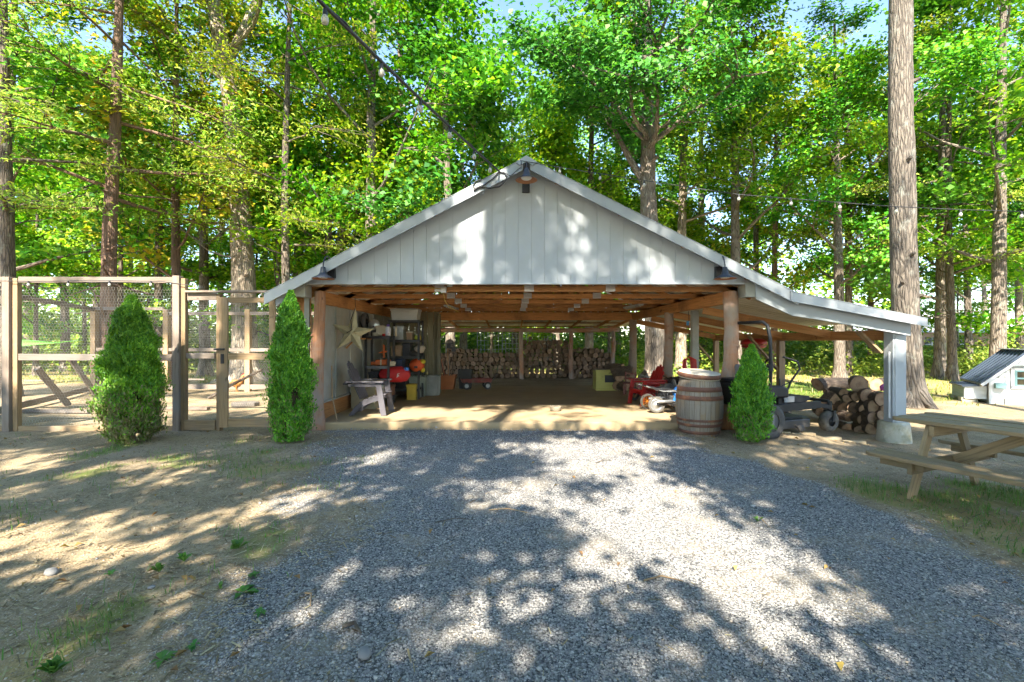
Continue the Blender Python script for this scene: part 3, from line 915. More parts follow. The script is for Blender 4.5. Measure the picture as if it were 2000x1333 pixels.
for i, (a, b) in enumerate(ROOTS):
    c = Cn[owner == i] - np.array([a, b, 0])
    if len(c) < 5: continue
    mb = MB()
    H = float(c[:, 2].max()) + .5
    trunk = [Vector((.05 * math.sin(z), .05 * math.cos(1.3 * z), z)) for z in np.linspace(-.2, H, 16)]
    mb.tube(trunk, [.3 * (1 - .8 * j / 15) * (1.5 if j == 0 else 1) for j in range(16)], 10)
    for j in range(7, len(c), 90):                       # limbs out to the sprays
        e = Vector(c[j]); z = max(2.5, e.z - .45 * math.hypot(e.x, e.y) - .6)
        m = Vector((e.x * .5, e.y * .5, (z + e.z) / 2 + .3))
        mb.tube([(0, 0, z), m, e], [.03, .016, .006], 5, caps=False)
    n = len(c) * per
    P = np.repeat(c, per, 0) + rs.normal(size=(n, 3)) * np.array([.19, .19, .12])
    N = np.stack([rs.normal(0, .5, n), rs.normal(-.4, .5, n), np.ones(n)], -1)
    cm = leaf_soup('crown', P, N, rs.uniform(.12, .2, n), .65, OAK, rs)
    t = thing('tree', TL[i], 'tree', (a, b, gz(a, b)), group='trees shading the yard')
    mb.build('trunk', BARK, t); obj('crown', cm, t)
# ------------------------------------------------------------------ carport
FY, GYF, RY = 8.05, 7.75, 7.52          # post line, gable face, front edge of the roof
PK = (.235, 4.50)                        # ridge: x, z
LT = (-4.05, 2.27)                       # left eave
KN = (4.66, 2.27)                        # where the lean-to roof starts
RT = (6.76, 1.86)                        # right eave
BACK = 14.95
def roof_z(x):
    return float(np.interp(x, [LT[0], PK[0], KN[0], RT[0]], [LT[1], PK[1], KN[1], RT[1]]))

cp = thing('carport', 'open white gabled carport with log posts and a lean-to roof on its right', 'carport', (.2, FY, 0))
def P_(mb, name, mats, bevel=0.0, parent=None):
    return mb.build(name, mats, parent or cp, bevel, True)

# gable siding boards
x = -3.86; w = .2205
k = 0
while x < 4.45:
    x1 = min(x + w - .0032, 4.47)
    top = lambda q: min(roof_z(q) - .10, 9)
    zb = 2.475
    poly = [(x, zb), (x1, zb)]
    if top(x1) > zb + .01: poly.append((x1, top(x1)))
    if x < PK[0] < x1: poly.append((PK[0], PK[1] - .10))
    if top(x) > zb + .01: poly.append((x, top(x)))
    if len(poly) > 2:
        mb = MB(); mb.prism(poly, (0, GYF + (.002 if k % 2 else 0), 0), (1, 0, 0), (0, 0, 1), (0, 1, 0), .02)
        P_(mb, 'siding_board', WHITE)
    x += w; k += 1
mb = MB()                                 # sheathing behind the joints
mb.prism([(-3.7, 2.50), (4.4, 2.50), (PK[0], PK[1] - .15)], (0, GYF + .024, 0), (1, 0, 0), (0, 0, 1), (0, 1, 0), .02)
P_(mb, 'gable_sheathing', surf('dark_gap', (.28, .29, .31), rough=.8, bump=0))
mb = MB(); mb.box((.36, GYF + .0, 2.462), (8.05, .07, .022)); P_(mb, 'drip_edge', WHITE, .003)
mb = MB(); mb.box((.36, GYF + .09, 2.56), (7.3, .05, .19)); P_(mb, 'header_beam', BROWN)

# rake trim along the roof edge
def rake(a, b, name, wid=.175, wid2=None, y=RY):
    a, b = Vector((a[0], 0, a[1])), Vector((b[0], 0, b[1]))
    mb = MB()
    w2 = wid2 or wid
    mb.prism([(a.x, a.z), (a.x, a.z - wid), (b.x, b.z - w2), (b.x, b.z)], (0, y, 0), (1, 0, 0), (0, 0, 1), (0, 1, 0), .022)
    o = P_(mb, name, TRIM, .003)
    mb = MB()
    e = .018
    mb.prism([(a.x, a.z - wid + e), (a.x, a.z - wid - .004), (b.x, b.z - w2 - .004), (b.x, b.z - w2 + e)], (0, y - .014, 0), (1, 0, 0), (0, 0, 1), (0, 1, 0), .012)
    mb.build('hem', TRIM, o, 0, True)
    mb = MB()
    mb.prism([(a.x, a.z + .012), (a.x, a.z + .002), (b.x, b.z + .002), (b.x, b.z + .012)], (0, y - .006, 0), (1, 0, 0), (0, 0, 1), (0, 1, 0), .14)
    mb.build('cap_flange', TRIM, o, 0, True)
    return o
rake((LT[0], LT[1]), (PK[0] - .06, PK[1] - .035), 'rake_trim')
rake((PK[0] + .06, PK[1] - .035), (KN[0] + .01, KN[1] + .0), 'rake_trim')
rake((KN[0] - .12, KN[1] + .03), (RT[0], RT[1]), 'rake_trim', .15, .125, RY - .026)
# ridge cap
mb = MB(); mb.prism([(PK[0] - .16, PK[1] - .075), (PK[0], PK[1] + .02), (PK[0] + .16, PK[1] - .075), (PK[0] + .16, PK[1] - .10), (PK[0] + .1, PK[1] - .14), (PK[0], PK[1] - .085), (PK[0] - .1, PK[1] - .14), (PK[0] - .16, PK[1] - .10)], (0, RY - .03, 0), (1, 0, 0), (0, 0, 1), (0, 1, 0), 7.5)
P_(mb, 'ridge_cap', TRIM)
# sloped white soffit board at the left eave, seen from below
mb = MB(); mb.bar((-3.4, GYF + .05, 2.56), (-4.0, GYF + .05, 2.13), .03, .10, (0, 0, 1)); P_(mb, 'rake_board', WHITE)

# ribbed roof sheets
def sheets(p0, p1, y0, y1, step=.92, lift=.0):
    """a roof slope running from p0 (upper) to p1 (lower), cut into sheets along y"""
    a, b = Vector((p0[0], 0, p0[1] - .02)), Vector((p1[0], 0, p1[1] - .02))
    nrm = Vector((-(b - a).z, 0, (b - a).x)); nrm.normalize()
    if nrm.z < 0: nrm = -nrm
    y = y0
    while y < y1 - .05:
        ye = min(y + step, y1)
        mb = MB(); prof = []
        q = y
        while q < ye - .02:
            prof += [(q, 0), (q + .11, 0), (q + .125, .022), (q + .16, .022), (q + .175, 0)]
            q += .23
        prof = [p for p in prof if p[0] < ye] + [(ye, 0)]
        vs = []
        for (yy_, h) in prof:
            vs += [a + nrm * h + Vector((0, yy_, 0)), b + nrm * h + Vector((0, yy_, 0))]
        fs = [(2 * i, 2 * i + 1, 2 * i + 3, 2 * i + 2) for i in range(len(prof) - 1)]
        mb.add(vs, fs)
        o = P_(mb, 'roof_sheet', SHEET)
        md = o.modifiers.new('thick', 'SOLIDIFY'); md.thickness = .004
        y = ye
sheets(PK, LT, RY + .03, BACK)
sheets(PK, KN, RY + .03, BACK)
sheets((KN[0] - .4, KN[1] + .06), RT, RY + .03, BACK)
# purlins under the slopes
for t in (.12, .36, .6, .84):
    for (e0, e1) in ((PK, LT), (PK, KN)):
        x_ = e0[0] + (e1[0] - e0[0]) * t; z_ = e0[1] + (e1[1] - e0[1]) * t - .075
        mb = MB(); mb.bar((x_, RY + .1, z_), (x_, BACK - .05, z_), .085, .04); P_(mb, 'purlin', BROWN)

# trusses
PLATE = surf('truss_plate', (.42, .42, .43), (.33, .33, .34), .4, .7, scale=30, coord='Object', bump=.3, bscale=200)
for yt in (8.32, 9.66, 11.0, 12.36, 13.72):
    mb = MB(); mb.bar((-3.75, yt, 2.435), (4.25, yt, 2.435), .04, .088)
    tr = P_(mb, 'truss', BROWN)
    for e in (LT, KN):
        s = 1 if e is KN else -1
        mb = MB(); mb.bar((PK[0], yt, PK[1] - .18), (e[0] - s * .35, yt, roof_z(e[0] - s * .35) - .165), .04, .088); mb.build('top_chord', BROWN, tr, 0, True)
    for f0, f1 in ((-1.3, -2.0), (-1.3, -.55), (1.75, 1.0), (1.75, 2.5)):
        zt = roof_z(f1) - .2
        mb = MB(); mb.bar((f0, yt + .002, 2.45), (f1, yt + .002, zt), .036, .085); mb.build('web', BROWN, tr, 0, True)
    for f in (-1.3, .3, 1.75):
        mb = MB(); mb.box((f + random.uniform(-.03, .03), yt - .024, 2.45), (.17, .004, .12)); mb.build('gusset_plate', PLATE, tr, 0, True)

# log posts
def log_post(x, y, z0, z1, r, name='log_post', mat=LOGPOST, n=12):
    mb = MB(); pts, rs_ = [], []
    for i in range(15):
        t = i / 14
        pts.append((x + .02 * math.sin(5 * t + x), y + .02 * math.cos(4 * t + y), z0 + (z1 - z0) * t))
        rs_.append(r * (1.12 - .2 * t + .05 * math.sin(9 * t + x * 3)))
    mb.tube(pts, rs_, n, rough=.07)
    for q in range(3):                     # knots
        a = random.uniform(-2.6, -.5); z = random.uniform(.4, 1.9)
        mb.tube([(x + math.cos(a) * r * .7, y + math.sin(a) * r * .7, z), (x + math.cos(a) * r * 1.25, y + math.sin(a) * r * 1.25, z + .02)], [.05, .028], 7)
    return P_(mb, name, mat)
log_post(-3.38, FY, -.1, 2.36, .105)
log_post(3.81, FY, -.1, 2.36, .125)
log_post(3.83, 11.3, -.1, 2.2, .115)
log_post(3.85, 14.7, -.1, 2.2, .12)
log_post(-2.45, 14.6, -.1, 2.2, .11)
# beams
for nm, p, q, w_, h_ in (('side_beam', (3.86, 8.1, 2.28), (3.86, 14.8, 2.28), .1, .22), ('side_beam', (-3.42, 8.1, 2.28), (-3.42, 14.8, 2.28), .1, .22),
                         ('rear_beam', (-3.5, 14.72, 2.29), (4.0, 14.72, 2.29), .12, .25)):
    mb = MB(); mb.bar(p, q, w_, h_); P_(mb, nm, BROWN, .004)
# white boxed beam ends
for x_ in (-3.57, 4.02):
    mb = MB(); mb.box((x_, FY - .16, 2.36), (.13, .36, .22)); mb.box((x_ + (.02 if x_ < 0 else -.02), FY - .352, 2.355), (.20, .022, .24)); P_(mb, 'beam_end_box', WHITE_OLD, .004)
mb = MB(); mb.box((-3.60, FY + .05, 1.15), (.09, .05, 2.2)); P_(mb, 'corner_board', WHITE_OLD, .003)
mb = MB(); mb.box((-3.82, FY + .25, 1.95), (.40, .02, .7)); mb.box((-3.82, FY + .23, 1.78), (.42, .02, .035), 0); P_(mb, 'eave_panel', wood('plywood', (.42, .20, .07), (.28, .12, .04)))

# left wall: board panels with battens, a plank sill below
for i in range(6):
    y0 = 8.2 + i * .82
    mb = MB(); mb.box((-3.47, y0 + .405, 1.30), (.02, .80, 1.80)); wp = P_(mb, 'wall_panel', WHITE_OLD)
    mb = MB(); mb.box((-3.445, y0 + .0, 1.30), (.03, .05, 1.80)); mb.build('batten', WHITE_OLD, wp, .003, True)
mb = MB(); mb.box((-3.44, 10.65, .385), (.05, 4.9, .03)); P_(mb, 'wall_ledge', WHITE_OLD)
mb = MB(); mb.box((-3.46, 10.65, .22), (.03, 4.9, .3)); P_(mb, 'sill_plank', BROWN)
GREENB = wood('mossy_board', (.15, .135, .08), (.08, .07, .04), c3=(.21, .19, .13))
for i in range(8):
    mb = MB(); mb.box((-3.28 + i * .17, 12.75, 1.2), (.16, .03, 2.2)); P_(mb, 'rear_wall_board', GREENB)
mb = MB(); mb.box((-2.02, 12.72, 1.15), (.10, .1, 2.2)); P_(mb, 'wall_stud', GREENB, .004)

# lean-to on the right
fx = [4.06, 4.35, 4.66, 5.0, 5.4, 5.9, 6.62]
up = [(x_, roof_z(x_) - .05) for x_ in fx]
lo = [(x_, z_ - w_) for (x_, z_), w_ in zip(up, (.33, .315, .30, .285, .275, .265, .25))]
mb = MB(); mb.prism(lo + up[::-1], (0, GYF - .10, 0), (1, 0, 0), (0, 0, 1), (0, 1, 0), .035); P_(mb, 'lean_to_fascia', WHITE, .003)
for yt in (9.4, 11.1, 12.9, 14.7):
    mb = MB(); mb.bar((3.9, yt, 2.13), (6.65, yt, 1.60), .05, .15); P_(mb, 'rafter', BROWN)
mb = MB(); mb.bar((6.53, 7.95, 1.60), (6.53, 14.9, 1.60), .09, .18); P_(mb, 'lean_to_beam', BROWN)
mb = MB(); mb.box((6.53, 7.86, .89), (.225, .2, 1.53)); mb.box((6.53, 7.755, .89), (.17, .012, 1.53)); mb.box((6.665, 7.9, .98), (.05, .10, .45)); P_(mb, 'boxed_post', WHITE, .006)
mb = MB(); mb.tube([(6.385, 7.80, .2), (6.385, 7.80, 1.32)], .018, 8); P_(mb, 'pipe', surf('pvc', (.55, .56, .58), rough=.35, bump=0))
mb = MB()
mb.lathe([(.0, .125), (.20, .12), (.222, .10), (.228, -.0), (.245, -.15), (.25, -.34)], 22, (6.56, 7.92, 0)); ft = P_(mb, 'footing', FOOTING)
for (x_, y_, z1) in ((6.53, 11.2, 1.52), (6.53, 14.75, 1.52)):
    mb = MB(); mb.box((x_, y_, (z1 - .25) / 2), (.14, .14, z1 + .25)); P_(mb, 'lean_to_post', TANWOOD, .005)
    mb = MB(); mb.bar((x_, y_ + .05, .75), (x_ - .75, y_ + .05, 1.62), .04, .12, (0, 1, 0)); P_(mb, 'brace', TANWOOD)
mb = MB(); mb.box((4.22, 10.65, 1.1), (.15, .13, 2.2)); P_(mb, 'white_post', WHITE_OLD, .005)
mb = MB(); mb.bar((6.35, 7.96, 1.3), (5.98, 7.96, 1.66), .035, .13, (0, 1, 0)); P_(mb, 'brace', TANWOOD)

# rear gable wall closing the roof space
x = -3.7
while x < 4.3:
    x1 = x + .24
    zt = [roof_z(q) - .13 for q in (x, x1 - .008)]
    if min(zt) > 2.5:
        poly = [(x, 2.42), (x1 - .008, 2.42), (x1 - .008, zt[1]), (x, zt[0])]
        if x < PK[0] < x1: poly.insert(3, (PK[0], PK[1] - .13))
        mb = MB(); mb.prism(poly, (0, 14.85, 0), (1, 0, 0), (0, 0, 1), (0, 1, 0), .02); P_(mb, 'rear_gable_board', BROWN)
    x += .24
# rear lean-to over the firewood
y = BACK - .1
a, b = Vector((0, BACK - .15, 2.42)), Vector((0, 19.2, 2.10))
x = -3.6
while x < 4.2:
    mb = MB(); prof = []; q = x
    while q < x + .9:
        prof += [(q, 0), (q + .12, 0), (q + .14, .025), (q + .17, .025), (q + .19, 0)]; q += .23
    prof.append((x + .92, 0))
    vs = []
    for (xx_, h) in prof: vs += [a + Vector((xx_, 0, h)), b + Vector((xx_, 0, h))]
    mb.add(vs, [(2 * i + 1, 2 * i, 2 * i + 2, 2 * i + 3) for i in range(len(prof) - 1)])
    o = P_(mb, 'roof_sheet', SHEET); md = o.modifiers.new('thick', 'SOLIDIFY'); md.thickness = .004
    x += .92
for x_ in (-3.4, -2.2, -.9, .36, 1.35, 2.4, 3.4, 4.1):
    mb = MB(); mb.bar((x_, 14.8, 2.33), (x_, 19.1, 2.02), .045, .09); P_(mb, 'rafter', BROWN)
for y_, z_ in ((16.2, 2.31), (17.6, 2.20), (18.95, 2.105)):
    mb = MB(); mb.bar((-3.6, y_, z_ - .01), (4.2, y_, z_ - .01), .085, .035); P_(mb, 'purlin', BROWN)
mb = MB(); mb.tube([(-3.6, 18.5, 1.93), (-.5, 18.5, 1.955), (2, 18.5, 1.92), (4.3, 18.5, 1.95)], .095, 10); P_(mb, 'rear_log_beam', LOGPOST)
for x_ in (-3.3, .37, 2.37, 4.05):
    log_post(x_, 18.5, -.1, 1.9, .085)
mb = MB(); mb.bar((-3.3, 18.52, 1.25), (-2.45, 18.52, 1.95), .04, .12, (0, 1, 0)); P_(mb, 'brace', GREYWOOD)

# ------------------------------------------------------------------ wall lamps
SHADE_OUT = surf('lamp_black', (.03, .034, .042), (.045, .05, .06), .42, .4, bump=.03)
SHADE_IN = surf('lamp_copper', (.46, .20, .08), (.36, .15, .06), .4, .3, bump=.02)
DIFF = surf('lamp_lens', (.8, .78, .7), (.75, .72, .64), .3, bump=0)
def wall_lamp(label, back, reach, side, tilt=0.0):
    """back: centre of the plate on the wall; the shade hangs at 'reach' from it"""
    t = thing('wall_lamp', label, 'lamp', back, 0, 'gooseneck lamps on the gable')
    mb = MB(); mb.box((0, -.03, 0), (.125, .06, .19)); mb.build('wall_plate', BLACK, t, .006)
    pts = []
    e = Vector(reach)
    for i in range(13):
        a = math.pi * i / 12
        f = (1 - math.cos(a)) / 2
        pts.append(Vector((e.x * f, -.05 + (e.y + .05) * f, .08 + .19 * math.sin(a) + (e.z + .10 - .08) * f)))
    mb = MB(); mb.tube(pts, .0105, 8); mb.build('gooseneck_arm', BLACK, t)
    Rm = Matrix.Rotation(tilt, 4, 'X')
    mb = MB(); mb.lathe([(0, .115), (.036, .115), (.04, .085), (.045, .055), (.058, .01), (.075, -.012), (.175, -.068), (.177, -.073)], 28)
    s = mb.build('lamp_shade', SHADE_OUT, t); s.matrix_basis = Matrix.Translation(e) @ Rm
    mb = MB(); mb.lathe([(.1755, -.074), (.074, -.018), (.03, -.012), (0, -.012)], 28); mb.build('shade_lining', SHADE_IN, s)
    mb = MB(); mb.lathe([(.088, -.032), (.086, -.044), (.06, -.062), (0, -.070)], 22); mb.build('lens', DIFF, s)
wall_lamp('black gooseneck lamp under the roof peak, seen from below', (at(1027, 372, GYF).x, GYF, 4.08), (0, -.34, .08), 0)
wall_lamp('black gooseneck lamp at the left end of the gable', (at(649, 533, GYF).x, GYF, at(649, 533, GYF).z), tuple(at(631, 536, 7.42) - at(649, 533, GYF)), -1)
wall_lamp('black gooseneck lamp at the right end of the gable', (at(1402, 533, GYF).x, GYF, at(1402, 533, GYF).z), tuple(at(1416, 536, 7.42) - at(1402, 533, GYF)), 1)

# two strip lights under the trusses
for (px, py, D, rz, lab) in ((882, 603, 11.6, -.5, 'white strip light hanging under the rafters on the left'), (1236, 601, 11.6, .5, 'white strip light hanging under the rafters on the right')):
    p = at(px, py, D)
    t = thing('strip_light', lab, 'light', p, 0, 'strip lights under the rafters')
    mb = MB(); d_ = Vector((.1 if rz > 0 else -.1, -1, 0)).normalized()
    mb.bar(Vector((0, 0, .03)) - d_ * .55, Vector((0, 0, .03)) + d_ * .55, .13, .04); mb.build('housing', WHITE, t, .005)
    mb = MB(); mb.tube([Vector((0, 0, -.005)) - d_ * .5, Vector((0, 0, -.005)) + d_ * .5], .016, 8); mb.build('tube', GLASS_BULB, t)
    mb = MB(); mb.tube([(0, .3, .05), (0, .28, 2.42 - p.z + .05)], .004, 4); mb.tube([(0, -.3, .05), (0, -.28, 2.42 - p.z + .05)], .004, 4); mb.build('hanger_wire', CABLE, t)
p = at(867, 567, 8.28)
t = thing('junction_box', 'small grey electric box with hanging wire on the front truss', 'box', p)
mb = MB(); mb.box((0, -.03, 0), (.10, .07, .11)); mb.build('box_body', PLATE, t, .004)
mb = MB(); mb.tube([(0, -.06, -.05), (.03, -.07, -.2), (.0, .6, -.25), (.1, 1.6, -.3)], .006, 5); mb.tube([(-.04, -.06, .02), (-.3, -.05, .04), (-.9, -.05, .02), (-1.6, -.05, .03)], .007, 5); mb.build('wire', surf('yellow_wire', (.5, .36, .08), bump=0), t)
# ------------------------------------------------------------------ overhead cables with bulbs
def bulb_part(t, p, s=.72):
    mb = MB(); mb.tube([(0, 0, .0), (0, 0, -.055 * s)], [.017 * s, .022 * s], 10)
    o = mb.build('bulb_socket', BLACK, t); o.location = p
    mb = MB(); mb.lathe([(.018 * s, -.05 * s), (.030 * s, -.08 * s), (.032 * s, -.10 * s), (.022 * s, -.125 * s), (0, -.132 * s)], 12); mb.build('bulb', GLASS_BULB, o)

def sag(a, b, s, n=20):
    return [Vector(a).lerp(Vector(b), i / n) - Vector((0, 0, s * 4 * (i / n) * (1 - i / n))) for i in range(n + 1)]

end = at(975, 335, 7.50)
start = at(622, 0, 3.55); far = start + (start - end) * 1.4 + Vector((0, 0, 1.3))
t = thing('service_cable', 'thick black overhead cable with bulbs running down to the left of the roof peak', 'cable', end)
pts = sag(far, start, .05, 8) + sag(start, end, .03, 14)[1:]
mb = MB(); mb.tube([p - end for p in pts], .016, 8)
tw = [p - end + Vector((.02 * math.cos(i * 2.1), .02 * math.sin(i * 2.1), .012 * math.cos(i * 1.4))) for i, p in enumerate(pts)]
mb.tube(tw, .007, 6); mb.build('cable', CABLE, t)
for i, D in enumerate((3.62, 4.35, 5.05, 5.75, 6.5, 7.1)):
    f = (D - start.y) / (end.y - start.y)
    p = start.lerp(end, f) - Vector((0, 0, .03 * 4 * f * (1 - f) + .02)) - end
    bulb_part(t, p, .95)
# conduit, clamp and drip loops at the wall
q = at(944, 364, 7.56)
t = thing('conduit_fitting', 'white conduit, clamp and black drip loops at the left of the roof peak', 'conduit', q)
mb = MB(); mb.tube([(-.02, 0, -.01), at(984, 342, 7.56) - q], .016, 8); mb.tube([(0, -.02, 0), (0, -.02, -.14)], .012, 8); mb.build('conduit', TRIM, t)
mb = MB(); mb.tube([(-.16, -.02, -.045), (-.02, -.02, .0), (.04, -.02, .012)], [.035, .042, .03], 10); mb.build('clamp', surf('clamp_grey', (.5, .5, .5), rough=.4, metal=.4, bump=0), t)
mb = MB()
def px_(a, b, D=7.5): return at(a, b, D) - q
mb.tube([px_(975, 335), px_(962, 350), px_(945, 362), px_(930, 370), px_(924, 364), px_(928, 355), px_(940, 351)], .011, 7)
mb.tube([px_(975, 336), px_(985, 338), px_(990, 346), px_(986, 356), px_(975, 365), px_(958, 368), px_(944, 367)], .012, 7)
mb.tube([px_(978, 337), px_(988, 339), px_(996, 344), px_(1002, 340), px_(1012, 331), px_(1017, 328)], .006, 6)
mb.tube([px_(925, 372), px_(935, 366), px_(944, 365)], .02, 7)
mb.build('drip_loop', CABLE, t)

a = at(1016, 314, 7.44)
ks = [at(1016, 314, 7.44), at(1110, 330, 7.35), at(1258, 353, 7.2), at(1440, 380, 7.0), at(1640, 396, 6.8), at(1750, 404, 6.7), at(1876, 410, 6.6), at(2010, 414, 6.5), at(2300, 418, 6.2)]
t = thing('string_light', 'thin black string of bulbs from the roof peak across to the right', 'string light', a)
mb = MB(); mb.tube([p - a for p in ks], .006, 6); mb.tube([at(1018, 314, 7.44) - a, at(1018, 330, 7.44) - a], .006, 5); mb.build('cable', CABLE, t)
for px, py, D in ((1093, 327, 7.36), (1172, 340, 7.28), (1258, 353, 7.2), (1345, 367, 7.1), (1443, 380, 7.0), (1545, 389, 6.9), (1640, 396, 6.8), (1750, 404, 6.7), (1876, 410, 6.6), (1995, 413, 6.52)):
    bulb_part(t, at(px, py, D) - a - Vector((0, 0, .005)))
ob = None

# ------------------------------------------------------------------ wire pen
pen = thing('wire_pen', 'weathered timber and chicken wire pen left of the carport', 'pen', (-7, 8, 0))
def W_(mb, name, mat, bevel=0.0, parent=None): return mb.build(name, mat, parent or pen, bevel, True)
PY = 7.80
def post(x, y, z1, w=.14, mat=GREYWOOD, d=None):
    mb = MB(); mb.box((x, y, (z1 - .1) / 2), (w, d or w, z1 + .1)); return W_(mb, 'post', mat, .005)
def rail(p, q, h=.09, w=.045, mat=GREYWOOD, name='rail'):
    mb = MB(); mb.bar(p, q, w, h); return W_(mb, name, mat, .003)
X0, X1, X2, X3 = (22 - 1000) / 900 * PY, (352 - 1000) / 900 * PY, (428 - 1000) / 900 * PY, -3.95
post(X0 - .04, PY, 2.58, .12); post(X0 + .07, PY + .03, 2.56, .08, TANWOOD)
post(X1 - .04, PY, 2.60, .11); post(X1 + .05, PY + .03, 2.56, .08, TANWOOD)
XL = X0 - 2.9
post(XL, PY, 2.58, .15)
for x0, x1 in ((XL, X0 - .13), (X0 + .15, X1 - .11)):
    rail((x0, PY - .01, 2.535), (x1, PY - .01, 2.53), .10)
    rail((x0, PY - .01, 1.23), (x1, PY - .01, 1.22), .11)
    rail((x0, PY - .01, .02), (x1, PY - .01, .02), .09, mat=TANWOOD, name='kick_board')
# gate bay
rail((X1 + .12, PY, 2.335), (X3, PY, 2.335), .035, .13); rail((X1 + .12, PY + .02, 2.25), (X2 - .05, PY + .02, 2.25), .12)
rail((X1 + .12, PY - .01, 1.25), (X2 - .06, PY - .01, 1.25), .09); rail((X1 + .1, PY - .02, .08), (X2 - .05, PY - .02, .08), .17, mat=TANWOOD, name='kick_board')
post(X2 - .02, PY + .05, 2.3, .06, TANWOOD, .1)
gate = thing('pen_gate', 'tan timber gate with chicken wire beside the second evergreen shrub', 'gate', (X2 + .04, PY, 0))
def Gt(mb, name, mat, par=None): return mb.build(name, mat, par or gate, .004, True)
gx0, gx1 = X2 + .03, -4.0
mb = MB(); mb.box((gx0 + .06, PY - .012, 1.14), (.14, .04, 2.2)); st = Gt(mb, 'gate_stile', TANWOOD)
mb = MB(); mb.box((gx1 - .05, PY - .012, 1.14), (.1, .04, 2.2)); Gt(mb, 'gate_stile', TANWOOD)
for z, h in ((2.19, .09), (1.24, .11), (.12, .14)):
    mb = MB(); mb.bar((gx0 + .135, PY - .01, z), (gx1 - .105, PY - .01, z), .036, h); Gt(mb, 'gate_rail', TANWOOD)
mb = MB(); mb.box((gx0 + .0, PY - .05, 1.36), (.18, .02, .035)); mb.box((gx0 + .05, PY - .045, 1.2), (.05, .02, .16)); mb.tube([(gx0 + .06, PY - .06, 1.36), (gx0 + .06, PY - .08, 1.36)], .014, 8); Gt(mb, 'latch', BLACK)
# back and side posts, rails, braces
BYP = 13.9
bx = [(px - 1000) / 900 * BYP for px in (185, 326, 485)]
for x in bx: post(x, BYP, 2.45, .15, TANWOOD)
post(-6.1, BYP, 2.45, .12, TANWOOD)
rail((bx[0], BYP, 2.48), (bx[1] - .08, BYP, 2.47), .09); rail((bx[1] + .08, BYP - .02, 2.33), (-5.0, BYP - .02, 2.33), .10); rail((bx[0], BYP - .02, 1.25), (-5.0, BYP - .02, 1.22), .10)
rail((bx[0], BYP, 2.45), (-10.3, 9.2, 2.47), .11); rail((bx[0], BYP, .1), (-10.0, 8.6, .1), .14, mat=GREYWOOD, name='kick_board')
rail((bx[0], BYP - .04, .12), (-5.0, BYP - .04, .12), .14, name='kick_board')
mb = MB(); mb.bar(at(72, 720, 9.6), on(134, 792), .05, .12, (0, 1, 0)); W_(mb, 'brace', GREYWOOD)
mb = MB(); mb.bar(at(136, 698, 11.2), on(192, 778), .05, .12, (0, 1, 0)); W_(mb, 'brace', GREYWOOD)
mb = MB(); mb.bar((-8.8, 13.2, .4), (-9.6, 13.2, .41), .05, .04); W_(mb, 'perch', GREYWOOD)

# chicken wire: one panel shared by every bay
def hexwire(w, h, c=.055, r=.0009):
    V, F = [], []
    s = c / math.sqrt(3)
    def seg(x0, z0, x1, z1):
        b = len(V); dx, dz = x1 - x0, z1 - z0; L = math.hypot(dx, dz); nx_, nz_ = -dz / L * r, dx / L * r
        for (x, z) in ((x0, z0), (x1, z1)):
            V.extend([(x + nx_, -r * .6, z + nz_), (x - nx_, -r * .6, z - nz_), (x, r, z)])
        F.extend([(b, b + 1, b + 4, b + 3), (b + 1, b + 2, b + 5, b + 4), (b + 2, b, b + 3, b + 5)])
    row = 0; z = 0
    while z < h:
        x = (c / 2 if row % 2 else 0)
        while x < w:
            seg(x, z, x, min(z + s, h))
            if z + s * 1.5 < h:
                seg(x, z + s, min(x + c / 2, w), z + s * 1.5); seg(x, z + s, max(x - c / 2, 0), z + s * 1.5)
            x += c
        z += s * 1.5; row += 1
    return V, F
V, F = hexwire(1.0, 1.2)
hw = bpy.data.meshes.new('chicken_wire'); hw.from_pydata(V, [], F)
hw.materials.append(surf('wire', (.40, .39, .36), (.30, .29, .27), .5, .3, bump=0))
def wire(p, q, z0, z1, par=None):
    p, q = Vector(p), Vector(q); L = (q - p).length; n = max(1, round(L)); m = max(1, round((z1 - z0) / 1.2))
    for i in range(n):
        for j in range(m):
            o = obj('wire_panel', hw, par or pen, 0, True)
            d = (q - p) / n; s = p + d * i
            o.location = (s.x, s.y, z0 + (z1 - z0) / m * j)
            o.rotation_euler = (0, 0, math.atan2(d.y, d.x)); o.scale = (d.length, 1, (z1 - z0) / m / 1.2)
wire((X0 + .15, PY + .04, 0), (X1 - .1, PY + .04, 0), .07, 2.48)
wire((XL, PY + .04, 0), (X0 - .13, PY + .04, 0), .07, 2.48)
wire((X1 + .12, PY + .05, 0), (X2 - .05, PY + .05, 0), .17, 2.2)
wire((gx0 + .13, PY + .02, 0), (gx1 - .1, PY + .02, 0), .19, 2.15, gate)
wire((bx[0], BYP + .08, 0), (-6.1, BYP + .08, 0), .1, 2.3)
wire((bx[0], BYP, 0), (-10.3, 9.2, 0), .1, 2.4)
# bulbs hung along the pen's front rail
t = thing('string_light', 'row of clear bulbs hung along the top rail of the pen', 'string light', (X0, PY - .06, 2.5))
mb = MB(); mb.tube([(-1.5, 0, .03), (.6, 0, .0), (1.4, 0, .02), (2.6, 0, .0), (3.3, 0, -.1)], .006, 5); mb.build('cable', CABLE, t)
for px in (-20, 63, 140, 220, 300): bulb_part(t, Vector(((px - 22) / 900 * PY, 0, .01)))

